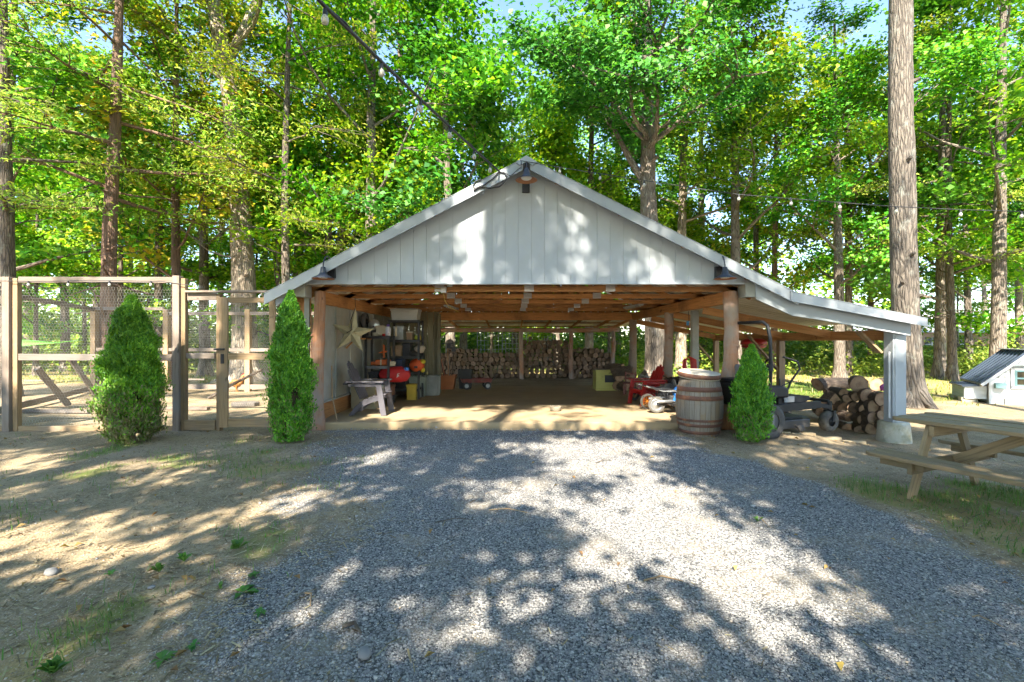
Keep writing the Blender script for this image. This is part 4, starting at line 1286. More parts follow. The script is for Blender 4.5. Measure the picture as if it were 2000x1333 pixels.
# things in the pen
mb = MB(); p0, p1 = on(408, 778), at(512, 722, 12.4)
mb.tube([p0, p0.lerp(p1, .4) + Vector((0, 0, .03)), p1], [.045, .04, .03], 7, rough=.15); tag(mb.build('perch_branch', BARK_DARK), 'bare branch leaning up across the pen floor', 'branch')
mb = MB(); q = on(480, 792); mb.prism([(-.28, -.12), (-.1, -.16), (.25, -.1), (.3, .06), (.05, .16), (-.25, .1)], (q.x, q.y, -.02), (1, 0, 0), (0, 1, 0), (0, 0, 1), .10); tag(mb.build('flat_stone', surf('dark_stone', (.16, .14, .12), (.09, .08, .07), .9, scale=6, bump=.5), bevel=.02), 'flat dark stone on the pen floor behind the gate', 'stone')
for i, (px, py, h) in enumerate(((95, 806, .05), (60, 745, .05), (330, 800, .05))):
    q = on(px, py); mb = MB(); mb.bar((q.x - .8, q.y + .1, .02), (q.x + .9, q.y - .05, .03), .1, .06)
    tag(mb.build('ground_timber', GREYWOOD), ['low timber on the pen floor by the leftmost post', 'far timber on the pen floor seen under the mid rail', 'low timber at the foot of the first evergreen shrub'][i], 'timber', 'timbers on the pen floor')
# rooster
rp = on(463, 764); rp = Vector((rp.x, rp.y, gz(rp.x, rp.y)))
t = thing('rooster', 'red and gold rooster with white tail standing behind the pen gate', 'rooster', rp, .15)
RED_F = surf('rooster_red', (.40, .12, .03), (.22, .06, .02), .6, scale=20, bump=.4); GOLD_F = surf('rooster_gold', (.5, .24, .06), (.35, .13, .03), .6, scale=16, bump=.5); TAILW = surf('rooster_tail', (.7, .68, .6), (.5, .48, .42), .6, scale=20, bump=.3)
COMB = surf('comb', (.5, .02, .02), rough=.5)
mb = MB(); mb.tube([(-.2, 0, .30), (-.14, 0, .285), (-.05, 0, .26), (.04, 0, .265), (.10, 0, .30), (.13, 0, .36), (.15, 0, .42), (.165, 0, .47), (.19, 0, .49), (.225, 0, .483), (.245, 0, .478)],
                   [.02, .07, .105, .105, .085, .06, .045, .04, .035, .016, .004], 12)
for y in (-.045, .045): mb.tube([(.0, y, .2), (-.01, y, .12), (.0, y, .015), (.05, y, .01)], [.035, .014, .009, .006], 6)
mb.build('body', GOLD_F, t)
mb = MB()
for i in range(9): mb.tube([(-.16, 0, .30), (-.25, (i - 4) * .008, .40 + i * .012), (-.31, (i - 4) * .012, .43 + i * .015 - .05), (-.36, (i - 4) * .014, .36 + i * .01)], [.02, .022, .016, .003], 5, sq=.4)
mb.build('tail', TAILW, t)
mb = MB(); mb.prism([(.13, .50), (.15, .545), (.165, .525), (.185, .56), (.20, .53), (.225, .545), (.22, .50)], (0, -.006, 0), (1, 0, 0), (0, 0, 1), (0, 1, 0), .012); mb.ball((.205, 0, .445), (.014, .02, .03), 8, 6); mb.build('comb', COMB, t)
mb = MB()
for s in (-1, 1): mb.ball((-.03, s * .085, .28), (.12, .03, .065), 10, 6)
mb.build('wing', RED_F, t)
mb = MB(); mb.tube([(.08, 0, .30), (.13, 0, .37), (.155, 0, .44)], [.075, .062, .043], 10, caps=False); mb.build('hackle', RED_F, t)
# green cloth slung beyond the pen
mb = MB(); vs, fs = [], []
for i in range(13):
    f = i / 12; x = (-150 + 290 * f); y = 686 - 6 * f - 14 * f * f
    p = at(x, y, 19); wv = .55 * math.sin(math.pi * min(1, f * .9 + .25)) + .05
    vs += [p, p + Vector((0, .25, wv * .5)), p + Vector((0, .5, wv * .75))]
for i in range(12):
    for j in (0, 1): fs.append((3 * i + j, 3 * i + 3 + j, 3 * i + 4 + j, 3 * i + 1 + j))
mb.add(vs, fs, smooth=True); o = mb.build('hammock', surf('green_cloth', (.10, .38, .04), (.08, .30, .03), .6, bump=.1)); md = o.modifiers.new('t', 'SOLIDIFY'); md.thickness = .02
tag(o, 'bright green cloth slung low among the trees left of the pen', 'hammock')

# ------------------------------------------------------------------ evergreen shrubs
ARB = leafmat('arborvitae', [(.035, .16, .012), (.075, .28, .015), (.13, .38, .02), (.21, .47, .03)], .34, .5)
ARB_DRY = leafmat('arborvitae_dry', [(.10, .16, .03), (.17, .20, .06), (.26, .22, .12), (.10, .18, .03)], .25, .6)
def arborvitae(label, base, h, w, seed, dry, n=26000, holes=0.0):
    r = np.random.RandomState(seed)
    t = thing('evergreen_shrub', label, 'shrub', base, 0, 'cone shaped evergreen shrubs')
    z = r.rand(n) ** .85
    prof = np.interp(z, [0, .06, .22, .45, .7, .88, 1], [.62, .84, 1.0, .97, .72, .42, .08])
    th = r.uniform(0, 2 * np.pi, n)
    # upright sprays: bunch the leaves around spray centres
    m = 1100
    sz_, st = r.rand(m) ** .85, r.uniform(0, 2 * np.pi, m)
    ok = vnoise(sz_ * h, st * .6, 3.2, seed + 80) > .17
    sz_, st = sz_[ok], st[ok]; m = len(sz_)
    k = r.randint(0, m, n)
    z = np.clip(sz_[k] + r.normal(0, .022, n), 0, 1); th = st[k] + r.normal(0, .11, n)
    prof = np.interp(z, [0, .06, .22, .45, .7, .88, 1], [.62, .84, 1.0, .97, .72, .42, .08])
    lump = .84 + .16 * np.sin(3 * th + 9 * z + seed) * np.cos(5 * z * 6 + 2 * th)
    rad = w / 2 * prof * lump * (1 - .38 * r.rand(n) ** 2.2) * (1 + .10 * r.normal(size=n)) * (.74 + .44 * r.rand(m)[k])
    P = np.stack([np.cos(th) * rad, np.sin(th) * rad, z * h + .03], -1)
    out = np.stack([np.cos(th), np.sin(th), np.full(n, .15)], -1)
    N = np.stack([-np.sin(th), np.cos(th), np.zeros(n)], -1) * r.choice([-1, 1], n)[:, None] * .55 + out * .7 + r.normal(0, .35, (n, 3))
    N /= np.linalg.norm(N, axis=1)[:, None]
    up = np.stack([np.cos(th) * .55, np.sin(th) * .55, np.ones(n)], -1) + r.normal(0, .3, (n, 3))
    U = up - N * (up * N).sum(1)[:, None]; U /= np.linalg.norm(U, axis=1)[:, None]
    B = np.cross(N, U); L = r.uniform(.024, .058, n)[:, None]
    V = np.stack([P - U * L * .5, P + U * L * .15 + B * L * .22, P + U * L * .6, P + U * L * .15 - B * L * .22], 1)
    isdry = r.rand(n) < dry * np.clip(1.25 - z * 2.8, 0, 1)
    obj('foliage', soup('foliage', V[~isdry], [[0, 1, 2, 3]], ARB), t)
    if isdry.sum() > 5: obj('browning_foliage', soup('browning_foliage', V[isdry], [[0, 1, 2, 3]], ARB_DRY), t)
    mb = MB(); mb.tube([(0, 0, -.1), (.01, 0, h * .5), (0, .01, h * .93)], [.05, .03, .008], 7)
    for i in range(26):
        zz = h * random.uniform(.04, .8); a = random.uniform(0, 6.28); q = w * .38 * float(np.interp(zz / h, [0, .3, 1], [.8, 1, .1]))
        mb.tube([(0, 0, zz), (math.cos(a) * q, math.sin(a) * q, zz + .22)], [.014, .004], 4, caps=False)
    mb.build('stem', BARK_RED, t)
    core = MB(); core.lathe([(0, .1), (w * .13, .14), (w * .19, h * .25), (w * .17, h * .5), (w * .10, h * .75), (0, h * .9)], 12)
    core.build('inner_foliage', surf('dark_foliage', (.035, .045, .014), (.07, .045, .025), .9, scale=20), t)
b = on(257, 861); arborvitae('widest cone evergreen in front of the wire pen', (b.x, b.y, gz(b.x, b.y)), 2.16, .84, 3, .85, 68000)
b = on(568, 859); arborvitae('slim dark cone evergreen at the left carport post', (b.x, b.y, gz(b.x, b.y)), 2.24, .66, 4, .25, 60000)
b = on(1468, 860); arborvitae('small cone evergreen beside the barrel and the mower', (b.x, b.y, gz(b.x, b.y)), 1.42, .56, 5, .3, 36000)
# ------------------------------------------------------------------ things inside the carport
SZ = .077
def flat(name, **k): return surf(name, **k)
GREYP = surf('grey_plastic', (.095, .09, .105), (.075, .07, .083), .5, scale=8, bump=.15, bscale=120)
REDP = surf('red_plastic', (.36, .014, .012), (.27, .01, .01), .38, scale=6, bump=.05)

def adirondack(label, loc, rz, mat, scale=1.0, group=None):
    """faces +x, sides at y = +-.3"""
    t = thing('deck_chair', label, 'chair', loc, rz, group, scale)
    for s in (-1, 1):
        y = s * .29
        mb = MB(); mb.bar((.30, y, 0), (.20, y, .62), .035, .11, (1, 0, 0)); mb.build('leg', mat, t, .006)
        mb = MB()                          # rear leg and seat rail in one curved board
        top = [(.30, .40), (.10, .36), (-.10, .29), (-.26, .17), (-.38, .0)]; bot = [(-.29, .0), (-.18, .12), (-.05, .20), (.10, .26), (.30, .30)]
        mb.prism(top + bot, (0, y - s * .04 - .016, 0), (1, 0, 0), (0, 0, 1), (0, 1, 0), .032); mb.build('leg', mat, t, .005)
        mb = MB(); mb.prism([(-.42, -.05), (.0, -.055), (.26, -.075), (.30, -.05), (.30, .05), (.26, .075), (.0, .055), (-.42, .05)], (0, y, .63), (1, 0, 0), (0, 1, 0), (0, 0, 1), .028); mb.build('armrest', mat, t, .006)
        mb = MB(); mb.box((-.07, y, .575), (.60, .03, .05)); mb.build('arm_support', mat, t, .004)
    for i in range(6):
        x = .29 - i * .085; z = .405 - .012 * i - .004 * i * i
        mb = MB(); mb.box((x, 0, z), (.076, .54, .022)); mb.build('seat_slat', mat, t, .005)
    for i in range(5):
        y = (i - 2) * .103; L = .80 - .045 * (i - 2) ** 2
        b0 = Vector((-.17, y, .30)); d = Vector((-.40, 0, .92)).normalized(); n_ = Vector((.92, 0, .40)).normalized()
        w0, w1 = .042, .048
        poly = [(-w0, 0), (w0, 0), (w1, L * .9), (w1 * .7, L * .975), (0, L), (-w1 * .7, L * .975), (-w1, L * .9)]
        mb = MB(); mb.prism(poly, b0, (0, 1, 0), d, n_, .022); mb.build('back_slat', mat, t, .005)
    mb = MB(); mb.bar((-.44, -.28, .60), (-.44, .28, .60), .03, .08, (1, 0, 0)); mb.build('back_rail', mat, t, .004)
    return t
adirondack('grey plastic deck chair facing right by the left wall', (-2.74, 9.05, SZ), 0, GREYP)
adirondack('red plastic deck chair behind the toy motorbikes', (3.0, 10.35, SZ), math.pi + .3, REDP, .86)

# hanging barn star
sp = at(688, 651, 8.95)
t = thing('metal_star', 'large cream metal star hanging by a chain on the left wall', 'star', sp, .12)
STAR = surf('cream_metal', (.46, .42, .27), (.34, .30, .18), .6, .15, scale=7, bump=.25, c3=(.25, .18, .08), s3=6, f3=(.6, .7))
mb = MB(); ang0 = .12
tips = [(math.sin(2 * math.pi * i / 5 + ang0) * (.50 if i == 0 else .42), math.cos(2 * math.pi * i / 5 + ang0) * (.50 if i == 0 else .42)) for i in range(5)]
inn = [(math.sin(2 * math.pi * (i + .5) / 5 + ang0) * .155, math.cos(2 * math.pi * (i + .5) / 5 + ang0) * .155) for i in range(5)]
ring = []
for i in range(5): ring += [tips[i], inn[i]]
vs = [(0, -.10, 0), (0, .02, 0)] + [(a, 0, b) for a, b in ring]
fs = []
for i in range(10):
    fs += [(0, 2 + (i + 1) % 10, 2 + i), (1, 2 + i, 2 + (i + 1) % 10)]
mb.add(vs, fs); mb.build('star_body', STAR, t)
mb = MB(); mb.tube([(tips[0][0], -.01, tips[0][1]), (tips[0][0] - .03, .1, 2.36 - sp.z)], .006, 5); mb.tube([(tips[0][0], -.03, tips[0][1] - .02), (.0, -.12, .25), (.02, -.12, .06), (-.08, -.11, .0)], .008, 6); mb.build('chain', BLACK, t)

# shelving units
SHELF = surf('shelf_black', (.02, .02, .022), (.04, .04, .042), .5, .2, scale=8, bump=.05); SHELFG = surf('shelf_grey', (.13, .14, .16), (.09, .09, .10), .6, bump=.1)
def shelf_unit(label, x0, x1, y0, y1, levels, ztop):
    t = thing('shelving_unit', label, 'shelf', ((x0 + x1) / 2, (y0 + y1) / 2, SZ), 0, 'black shelving units on the left')
    for x in (x0, x1):
        for y in (y0, y1):
            mb = MB(); mb.box((x, y, (SZ + ztop) / 2), (.05, .04, ztop - SZ)); mb.build('upright', SHELF, t, 0, True)
    for z in levels:
        mb = MB(); mb.box(((x0 + x1) / 2, (y0 + y1) / 2, z), (x1 - x0 - .06, y1 - y0 - .04, .05)); mb.box(((x0 + x1) / 2, y0, z), (x1 - x0 - .054, .03, .06)); mb.build('shelf', SHELFG if .85 < z < 1.0 else SHELF, t, 0, True)
    return t
UA = (-3.22, -2.72, 10.15, 10.6); UB = (-3.0, -2.28, 11.25, 11.75)
shelf_unit('near black shelving unit behind the grey chair', *UA, (.25, .55, .92, 1.58), 1.62)
shelf_unit('taller black shelving unit with a pale bin on top', *UB, (.3, .72, 1.10, 1.50, 1.98), 2.02)
mb = MB(); mb.box((-3.32, 9.95, 1.55), (.22, 1.2, .03)); mb.bar((-3.42, 9.5, 1.35), (-3.24, 9.5, 1.53), .03, .03); tag(mb.build('wall_shelf', BROWN), 'small wooden shelf on the left wall behind the star', 'shelf')

def item(name, label, cat, mb, mats, bevel=.006, group=None):
    return tag(mb.build(name, mats, None, bevel), label, cat, group)
def crate(c, s, mat, name, label, cat, rz=0.0, lid=None, handle=False, taper=.9):
    t = thing(name, label, cat, (c[0], c[1], c[2]), rz)
    sx_, sy_, sz_ = s; a, b = sx_ / 2 * taper, sy_ / 2 * taper; A, B = sx_ / 2, sy_ / 2
    mb = MB(); vs = [(-a, -b, 0), (a, -b, 0), (a, b, 0), (-a, b, 0), (-A, -B, sz_), (A, -B, sz_), (A, B, sz_), (-A, B, sz_)]
    mb.add(vs, [(3, 2, 1, 0), (0, 1, 5, 4), (1, 2, 6, 5), (2, 3, 7, 6), (3, 0, 4, 7)] + ([(4, 5, 6, 7)] if lid else []))
    o = mb.build('tub', mat, t); 
    if not lid: md = o.modifiers.new('t', 'SOLIDIFY'); md.thickness = .012
    mb = MB()
    for (p, q) in (((-A, -B), (A, -B)), ((A, -B), (A, B)), ((A, B), (-A, B)), ((-A, B), (-A, -B))): mb.bar((*p, sz_), (*q, sz_), .03, .03)
    mb.build('rim', mat, t, .003)
    if lid: mb = MB(); mb.box((0, 0, sz_ + .02), (sx_ + .03, sy_ + .03, .035)); mb.box((0, 0, sz_ + .042), (sx_ * .8, sy_ * .8, .012)); mb.build('lid', lid, t, .008)
    if handle: mb = MB(); mb.box((0, -B - .012, sz_ * .82), (sx_ * .3, .022, .03)); mb.build('handle', mat, t, .003)
    return t
def pot(c, prof, mat, name, label, cat, n=18, lid=None):
    t = thing(name, label, cat, c)
    mb = MB(); mb.lathe([(0, prof[0][1])] + prof, n); mb.build('body', mat, t)
    if lid: mb = MB(); mb.lathe(lid[0], n); mb.build('cap', lid[1], t)
    return t
PALE = surf('pale_plastic', (.42, .43, .42), (.35, .36, .35), .4, scale=4, bump=.05); CREAM = surf('cream_card', (.50, .45, .34), (.4, .35, .25), .8); ORNG = surf('orange_plastic', (.55, .12, .02), (.42, .09, .015), .45); YEL = surf('yellow_plastic', (.50, .34, .02), (.38, .26, .02), .45)
LIME = surf('lime_plastic', (.38, .44, .05), rough=.4); BLUEP = surf('blue_cloth', (.04, .14, .42), rough=.7); PURP = surf('purple_cap', (.10, .06, .30), rough=.4); OLIVE = surf('olive_tub', (.28, .30, .24), (.2, .22, .17), .5); GALV = surf('galvanised', (.52, .54, .52), (.38, .40, .38), .35, .7, scale=4, bump=.05)
REDC = surf('red_cloth', (.42, .015, .018), (.30, .01, .012), .7, scale=5, bump=.4, bscale=14, bdist=.02)
crate((-2.64, 11.5, 2.005), (.66, .44, .25), PALE, 'storage_bin', 'pale translucent bin on top of the taller shelving unit', 'bin', lid=PALE, handle=True)
crate((-2.93, 10.36, 1.61), (.20, .16, .19), CREAM, 'cardboard_box', 'cream box on the near shelving unit beside the bottle', 'box', lid=CREAM, taper=1)
pot((-2.77, 10.3, 1.61), [(.058, 0), (.062, .02), (.062, .17), (.05, .20), (.03, .215)], surf('bottle_white', (.55, .56, .6), (.45, .46, .52), .4, scale=12, c3=(.4, .06, .05), s3=14, f3=(.6, .63)), 'bottle', 'white bottle with purple cap on the near shelving unit', 'bottle', 14, ([(.034, .21), (.036, .26), (0, .265)], PURP))
pot((-3.05, 10.28, 1.61), [(.06, 0), (.07, .05), (.07, .08)], CREAM, 'tin', 'small cream tin at the front of the near shelving unit', 'tin', 14)
pot((-2.84, 10.2, 1.61), [(.035, 0), (.035, .05)], REDP, 'cup', 'small red cup in front of the bottle', 'cup', 12, ([(.036, .05), (0, .055)], ORNG))
pot((-2.62, 10.4, 1.61), [(.02, 0), (.02, .22), (.0, .23)], CREAM, 'candle', 'thin pale tube right of the bottle on the shelf', 'tube', 10)
pot((-2.36, 11.4, 1.53), [(.05, 0), (.06, .06), (.03, .11)], LIME, 'bottle', 'lime green ball bottle on the taller shelving unit', 'bottle', 14, ([(.02, .11), (.02, .14), (0, .14)], PALE))
pot((-2.28, 11.38, 1.53), [(.03, 0), (.035, .08), (.02, .1)], YEL, 'bottle', 'yellow bottle at the right end of the taller shelving unit', 'bottle', 12, ([(.014, .1), (.014, .12), (0, .12)], ORNG))
crate((-2.52, 11.4, 1.53), (.14, .14, .16), surf('brown_card', (.3, .2, .12), rough=.8), 'cardboard_box', 'brown box on the taller shelving unit', 'box', lid=CREAM, taper=1)
# chainsaw in its orange case, small orange tool above
t = thing('chainsaw', 'orange power saw lying on the grey middle shelf', 'saw', (-2.92, 10.33, .95))
mb = MB(); mb.box((0, 0, .07), (.26, .14, .12)); mb.box((-.18, 0, .05), (.12, .10, .07)); mb.build('saw_body', ORNG, t, .02)
mb = MB(); mb.tube([(.10, 0, .12), (.16, 0, .17), (.20, 0, .10), (.14, 0, .03)], .016, 8); mb.build('handle', ORNG, t)
mb = MB(); mb.box((.0, -.075, .08), (.03, .02, .16)); mb.build('strap', CREAM, t, .004)
mb = MB(); mb.prism([(-.13, 0), (.13, .02), (.13, .06), (.0, .06)], (-2.93, 10.5, 1.22), (1, 0, 0), (0, 0, 1), (0, 1, 0), .05); mb.box((-2.93, 10.555, 1.26), (.04, .03, .3)); item('hand_saw', 'small orange hand saw hanging behind the power saw', 'saw', mb, ORNG)
crate((-2.68, 10.28, .95), (.13, .10, .05), CREAM, 'cardboard_box', 'small cream box at the right of the grey middle shelf', 'box', lid=CREAM, taper=1)
# red bag
t = thing('duffel_bag', 'big red bag stuffed on the lower shelf', 'bag', (-2.62, 10.36, .57))
mb = MB(); mb.tube([(-.36, 0, .17), (-.30, 0, .17), (-.1, 0, .175), (.12, 0, .18), (.27, 0, .17), (.33, 0, .16)], [.06, .14, .175, .18, .14, .04], 14, rough=.03, sq=1.0); mb.build('bag_body', REDC, t)
mb = MB(); mb.prism([(-.03, .0), (.03, .04), (.0, .07), (.05, .10), (-.01, .09)], (.10, -.187, .12), (1, 0, 0), (0, 0, 1), (0, 1, 0), .01); mb.build('emblem', PALE, t)
mb = MB(); mb.ball((.26, -.06, .30), (.06, .06, .05), 10, 6); mb.build('blue_flap', BLUEP, t)
t = thing('life_jacket', 'orange life jacket with black buckle on the taller shelving unit', 'life jacket', (-2.33, 11.3, .745))
mb = MB(); mb.ball((0, 0, .16), (.19, .13, .165), 16, 10, jit=.02); mb.build('jacket_body', surf('orange_cloth', (.55, .08, .012), (.42, .06, .01), .7, bump=.3, bscale=20), t)
mb = MB(); mb.box((.0, -.135, .12), (.08, .03, .06)); mb.build('buckle', BLACK, t, .006)
mb = MB(); mb.ball((.15, -.03, .25), (.07, .06, .06), 10, 6); mb.ball((.14, 0, .05), (.06, .06, .07), 10, 6); mb.build('yellow_padding', surf('yellow_cloth', (.5, .42, .03), rough=.7), t)
mb = MB(); mb.ball((-2.42, 11.45, 1.19), (.14, .1, .085), 12, 8, jit=.05); item('rag_bundle', 'dark crumpled bundle on the shelf above the life jacket', 'bundle', mb, surf('dark_cloth', (.05, .045, .04), rough=.9), 0)
mb = MB(); mb.ball((-2.28, 11.4, 1.30), (.13, .1, .10), 10, 7, jit=.16); item('rag_bundle', 'pale crumpled rag on the shelf above the life jacket', 'rag', mb, surf('pale_cloth', (.42, .36, .28), rough=.9, bump=.5, bscale=20), 0)
crate((-2.43, 11.2, SZ), (.22, .2, .34), YEL, 'fuel_can', 'yellow fuel can under the taller shelving unit', 'fuel can', lid=YEL, handle=True, taper=.97)
crate((-2.42, 11.95, SZ), (.42, .46, .5), OLIVE, 'storage_tub', 'grey green plastic tub beside the galvanised can', 'tub', lid=None, taper=.85)
crate((-2.9, 10.1, SZ), (.18, .2, .42), PALE, 'jug', 'pale jug under the near shelving unit behind the chair', 'jug', lid=PALE, taper=.95)
t = thing('garbage_can', 'ribbed galvanised steel can standing on the slab', 'can', (-2.09, 12.14, SZ))
mb = MB(); pr = [(.0, 0), (.175, 0), (.18, .02)]
mb.lathe(pr + [(.185, .05), (.20, .48), (.212, .485), (.215, .51), (.20, .515), (.19, .49), (.17, .04)], 28); mb.build('can_body', GALV, t)
for i in range(14):
    a = 2 * math.pi * i / 14; mb = MB(); mb.tube([(math.cos(a) * .186, math.sin(a) * .186, .05), (math.cos(a) * .199, math.sin(a) * .199, .45)], .008, 5); mb.build('rib', GALV, t)
mb = MB(); mb.tube([(.16, -.14, .40), (.2, -.17, .36), (.2, -.17, .33), (.15, -.15, .33)], .007, 5); mb.build('handle', GALV, t)
# chest freezer like white box behind chair
crate((-3.12, 9.95, SZ), (.5, .6, .55), surf('tan_card', (.38, .33, .22), (.3, .26, .17), .8), 'low_chest', 'pale tan chest on the floor behind the grey chair', 'chest', lid=surf('tan_card2', (.34, .30, .20), rough=.8), taper=1)
# dark equipment piled on the wall shelf
mb = MB(); mb.lathe([(.06, -.04), (.17, -.05), (.185, 0), (.17, .05), (.06, .04)], 20, (-3.32, 10.4, 1.95), axis='X'); item('tyre', 'dark tyre hung high in the corner behind the star', 'tyre', mb, RUBBER, 0)
mb = MB(); mb.lathe([(.0, 0), (.1, 0), (.13, .06), (.135, .065), (.1, .02), (0, .015)], 18, (-3.1, 10.3, 1.86), axis='Y'); item('pan', 'round dull pan hanging above the near shelving unit', 'pan', mb, GALV, 0)
for i, (x, y, s, m_) in enumerate(((-3.33, 9.6, .09, BLACK), (-3.32, 9.95, .07, CREAM), (-3.3, 10.25, .1, BLACK))):
    crate((x, y, 1.567), (s * 1.6, s * 2, s * 1.7), m_, 'box', ['black box on the wall shelf left of the star tip', 'small cream box on the wall shelf behind the star', 'black box at the right end of the wall shelf'][i], 'box', lid=m_, taper=1)
mb = MB(); mb.tube([(-3.28, 8.38, 1.05), (-3.22, 8.25, .5), (-3.1, 8.18, SZ)], .011, 6); tag(mb.build('prop_stick', TANWOOD), 'thin stick leaning behind the left front post', 'stick')

CL = [((-3.08, 10.38, .575), (.2, .3, .2), BLACK, 'black box left of the red bag on the lower shelf'), ((-2.85, 10.4, .275), (.34, .32, .2), surf('rust_box', (.16, .07, .04), rough=.8), 'dark reddish box on the bottom of the near shelving unit'),
      ((-3.1, 10.4, .275), (.2, .3, .24), OLIVE, 'olive box at the bottom left of the near shelving unit'), ((-3.1, 10.42, 1.61), (.14, .2, .26), surf('dark_cloth', (.05, .045, .04)), 'tall dark box at the back of the near shelving unit'),
      ((-2.85, 11.5, 1.125), (.26, .3, .22), surf('brown_card', (.3, .2, .12)), 'brown carton on the middle shelf of the taller unit'), ((-2.62, 11.55, 1.125), (.18, .28, .28), BLACK, 'black carton on the middle shelf of the taller unit'),
      ((-2.85, 11.5, .745), (.3, .34, .26), surf('navy_box', (.03, .045, .09), rough=.6), 'navy box on the lower shelf of the taller unit'), ((-2.8, 11.5, 1.525), (.24, .26, .3), GALV, 'grey metal box under the pale bin'),
      ((-2.8, 11.5, .325), (.36, .36, .3), BLACK, 'black crate at the bottom of the taller unit'), ((-3.05, 12.3, SZ), (.6, .5, .9), surf('dark_wood_box', (.09, .06, .04), rough=.8), 'dark upright cupboard in the far left corner'),
      ((-2.64, 12.45, SZ), (.5, .4, 1.25), surf('dark_green_box', (.05, .065, .045), rough=.8), 'tall dark green locker in the far left corner')]
for c_, s_, m_, l_ in CL: crate(c_, s_, m_, 'storage_box', l_, 'box', lid=m_, taper=.97, handle=True)
# orange tub and the tools standing in it
tb = on(874, 760, SZ)
crate((tb.x, tb.y, SZ), (.50, .46, .40), surf('terracotta_plastic', (.42, .14, .04), (.33, .10, .03), .55), 'storage_tub', 'orange brown tub holding long handled tools', 'tub', taper=.78)
def tool(label, p, q, head, mat=TANWOOD, hm=None):
    t = thing('garden_tool', label, 'tool', p, 0, 'long handled tools in the orange tub')
    p, q = Vector(p), Vector(q)
    mb = MB(); mb.tube([(0, 0, 0), (q - p) * .5 + Vector((.01, 0, 0)), q - p], .016, 7); mb.build('handle', mat, t)
    d = (q - p).normalized(); s = Vector((1, 0, 0)); mb = MB()
    if head == 'shovel': mb.prism([(-.09, 0), (.09, 0), (.10, .18), (.05, .27), (0, .29), (-.05, .27), (-.10, .18)], q - p, s, d, (0, 1, 0), .012)
    elif head == 'rake':
        mb.bar(q - p - s * .17, q - p + s * .17, .025, .025)
        for i in range(8): mb.bar(q - p + s * (-.16 + i * .045), q - p + s * (-.16 + i * .045) + Vector((0, -.08, .0)), .008, .008)
    else: mb.box(q - p + d * .05, (.12, .03, .14))
    mb.build('head', hm or BLACK, t, .003)
tx, ty = tb.x, tb.y
for a in (('dark shovel leaning left out of the orange tub', (tx - .05, ty, SZ + .1), (tx - .42, ty + .1, 1.72), 'shovel', surf('dark_handle', (.07, .045, .03), rough=.7)),
          ('reddish handled tool leaning left out of the orange tub', (tx, ty - .05, SZ + .1), (tx - .34, ty, 1.52), 'bar', surf('red_handle', (.32, .10, .05), rough=.6)),
          ('upright rake standing in the orange tub', (tx + .03, ty + .05, SZ + .1), (tx - .02, ty + .12, 1.42), 'rake', BROWN),
          ('short dark tool right in the orange tub', (tx + .1, ty, SZ + .1), (tx + .17, ty + .05, 1.2), 'bar', surf('dark_handle', (.07, .045, .03))),
          ('hoe leaning right out of the orange tub', (tx + .06, ty - .06, SZ + .1), (tx + .04, ty - .02, 1.30), 'bar', GREYWOOD),
          ('long dark pole leaning farthest left against the rear post', (tx - .12, ty + .1, SZ), (tx - .52, ty + .2, 1.95), 'bar', surf('dark_handle', (.07, .045, .03)))): tool(*a)
crate((on(906, 762, SZ).x, 13.9, SZ), (.42, .40, .55), surf('black_tub', (.02, .02, .02), rough=.6), 'storage_tub', 'black tub behind the red wagon', 'tub', taper=.8)
# wagon
wp = on(930, 760, SZ)
t = thing('wagon', 'old dark red pull wagon with pale wheels on the slab', 'wagon', (wp.x, wp.y, SZ), .18)
WRED = surf('old_red_metal', (.20, .035, .025), (.12, .025, .02), .6, scale=6, c3=(.16, .09, .05), s3=4, f3=(.5, .7))
mb = MB(); vs = [(-.42, -.2, .2), (.42, -.2, .2), (.42, .2, .2), (-.42, .2, .2), (-.46, -.22, .31), (.46, -.22, .31), (.46, .22, .31), (-.46, .22, .31)]
mb.add(vs, [(3, 2, 1, 0), (0, 1, 5, 4), (1, 2, 6, 5), (2, 3, 7, 6), (3, 0, 4, 7)]); o = mb.build('bed', WRED, t); md = o.modifiers.new('t', 'SOLIDIFY'); md.thickness = .012
for x in (-.3, .32):
    mb = MB(); mb.tube([(x, -.22, .11), (x, .22, .11)], .01, 6); mb.box((x, 0, .16), (.05, .2, .08)); mb.build('axle', BLACK, t)
    for y in (-.22, .22):
        mb = MB(); mb.lathe([(.06, -.02), (.1, -.024), (.11, 0), (.1, .024), (.06, .02)], 20, (x, y, .11), axis='Y'); w_ = mb.build('wheel', RUBBER, t)
        mb = MB(); mb.lathe([(0, -.028), (.03, -.026), (.062, -.018), (.062, .018), (.03, .026), (0, .028)], 18, (x, y, .11), axis='Y'); mb.build('rim', PALE, w_)
mb = MB(); mb.tube([(.44, 0, .16), (.62, 0, .45), (.66, 0, .72)], .011, 6); mb.tube([(.66, -.07, .72), (.66, .07, .72)], .011, 6); mb.build('pull_handle', BLACK, t)
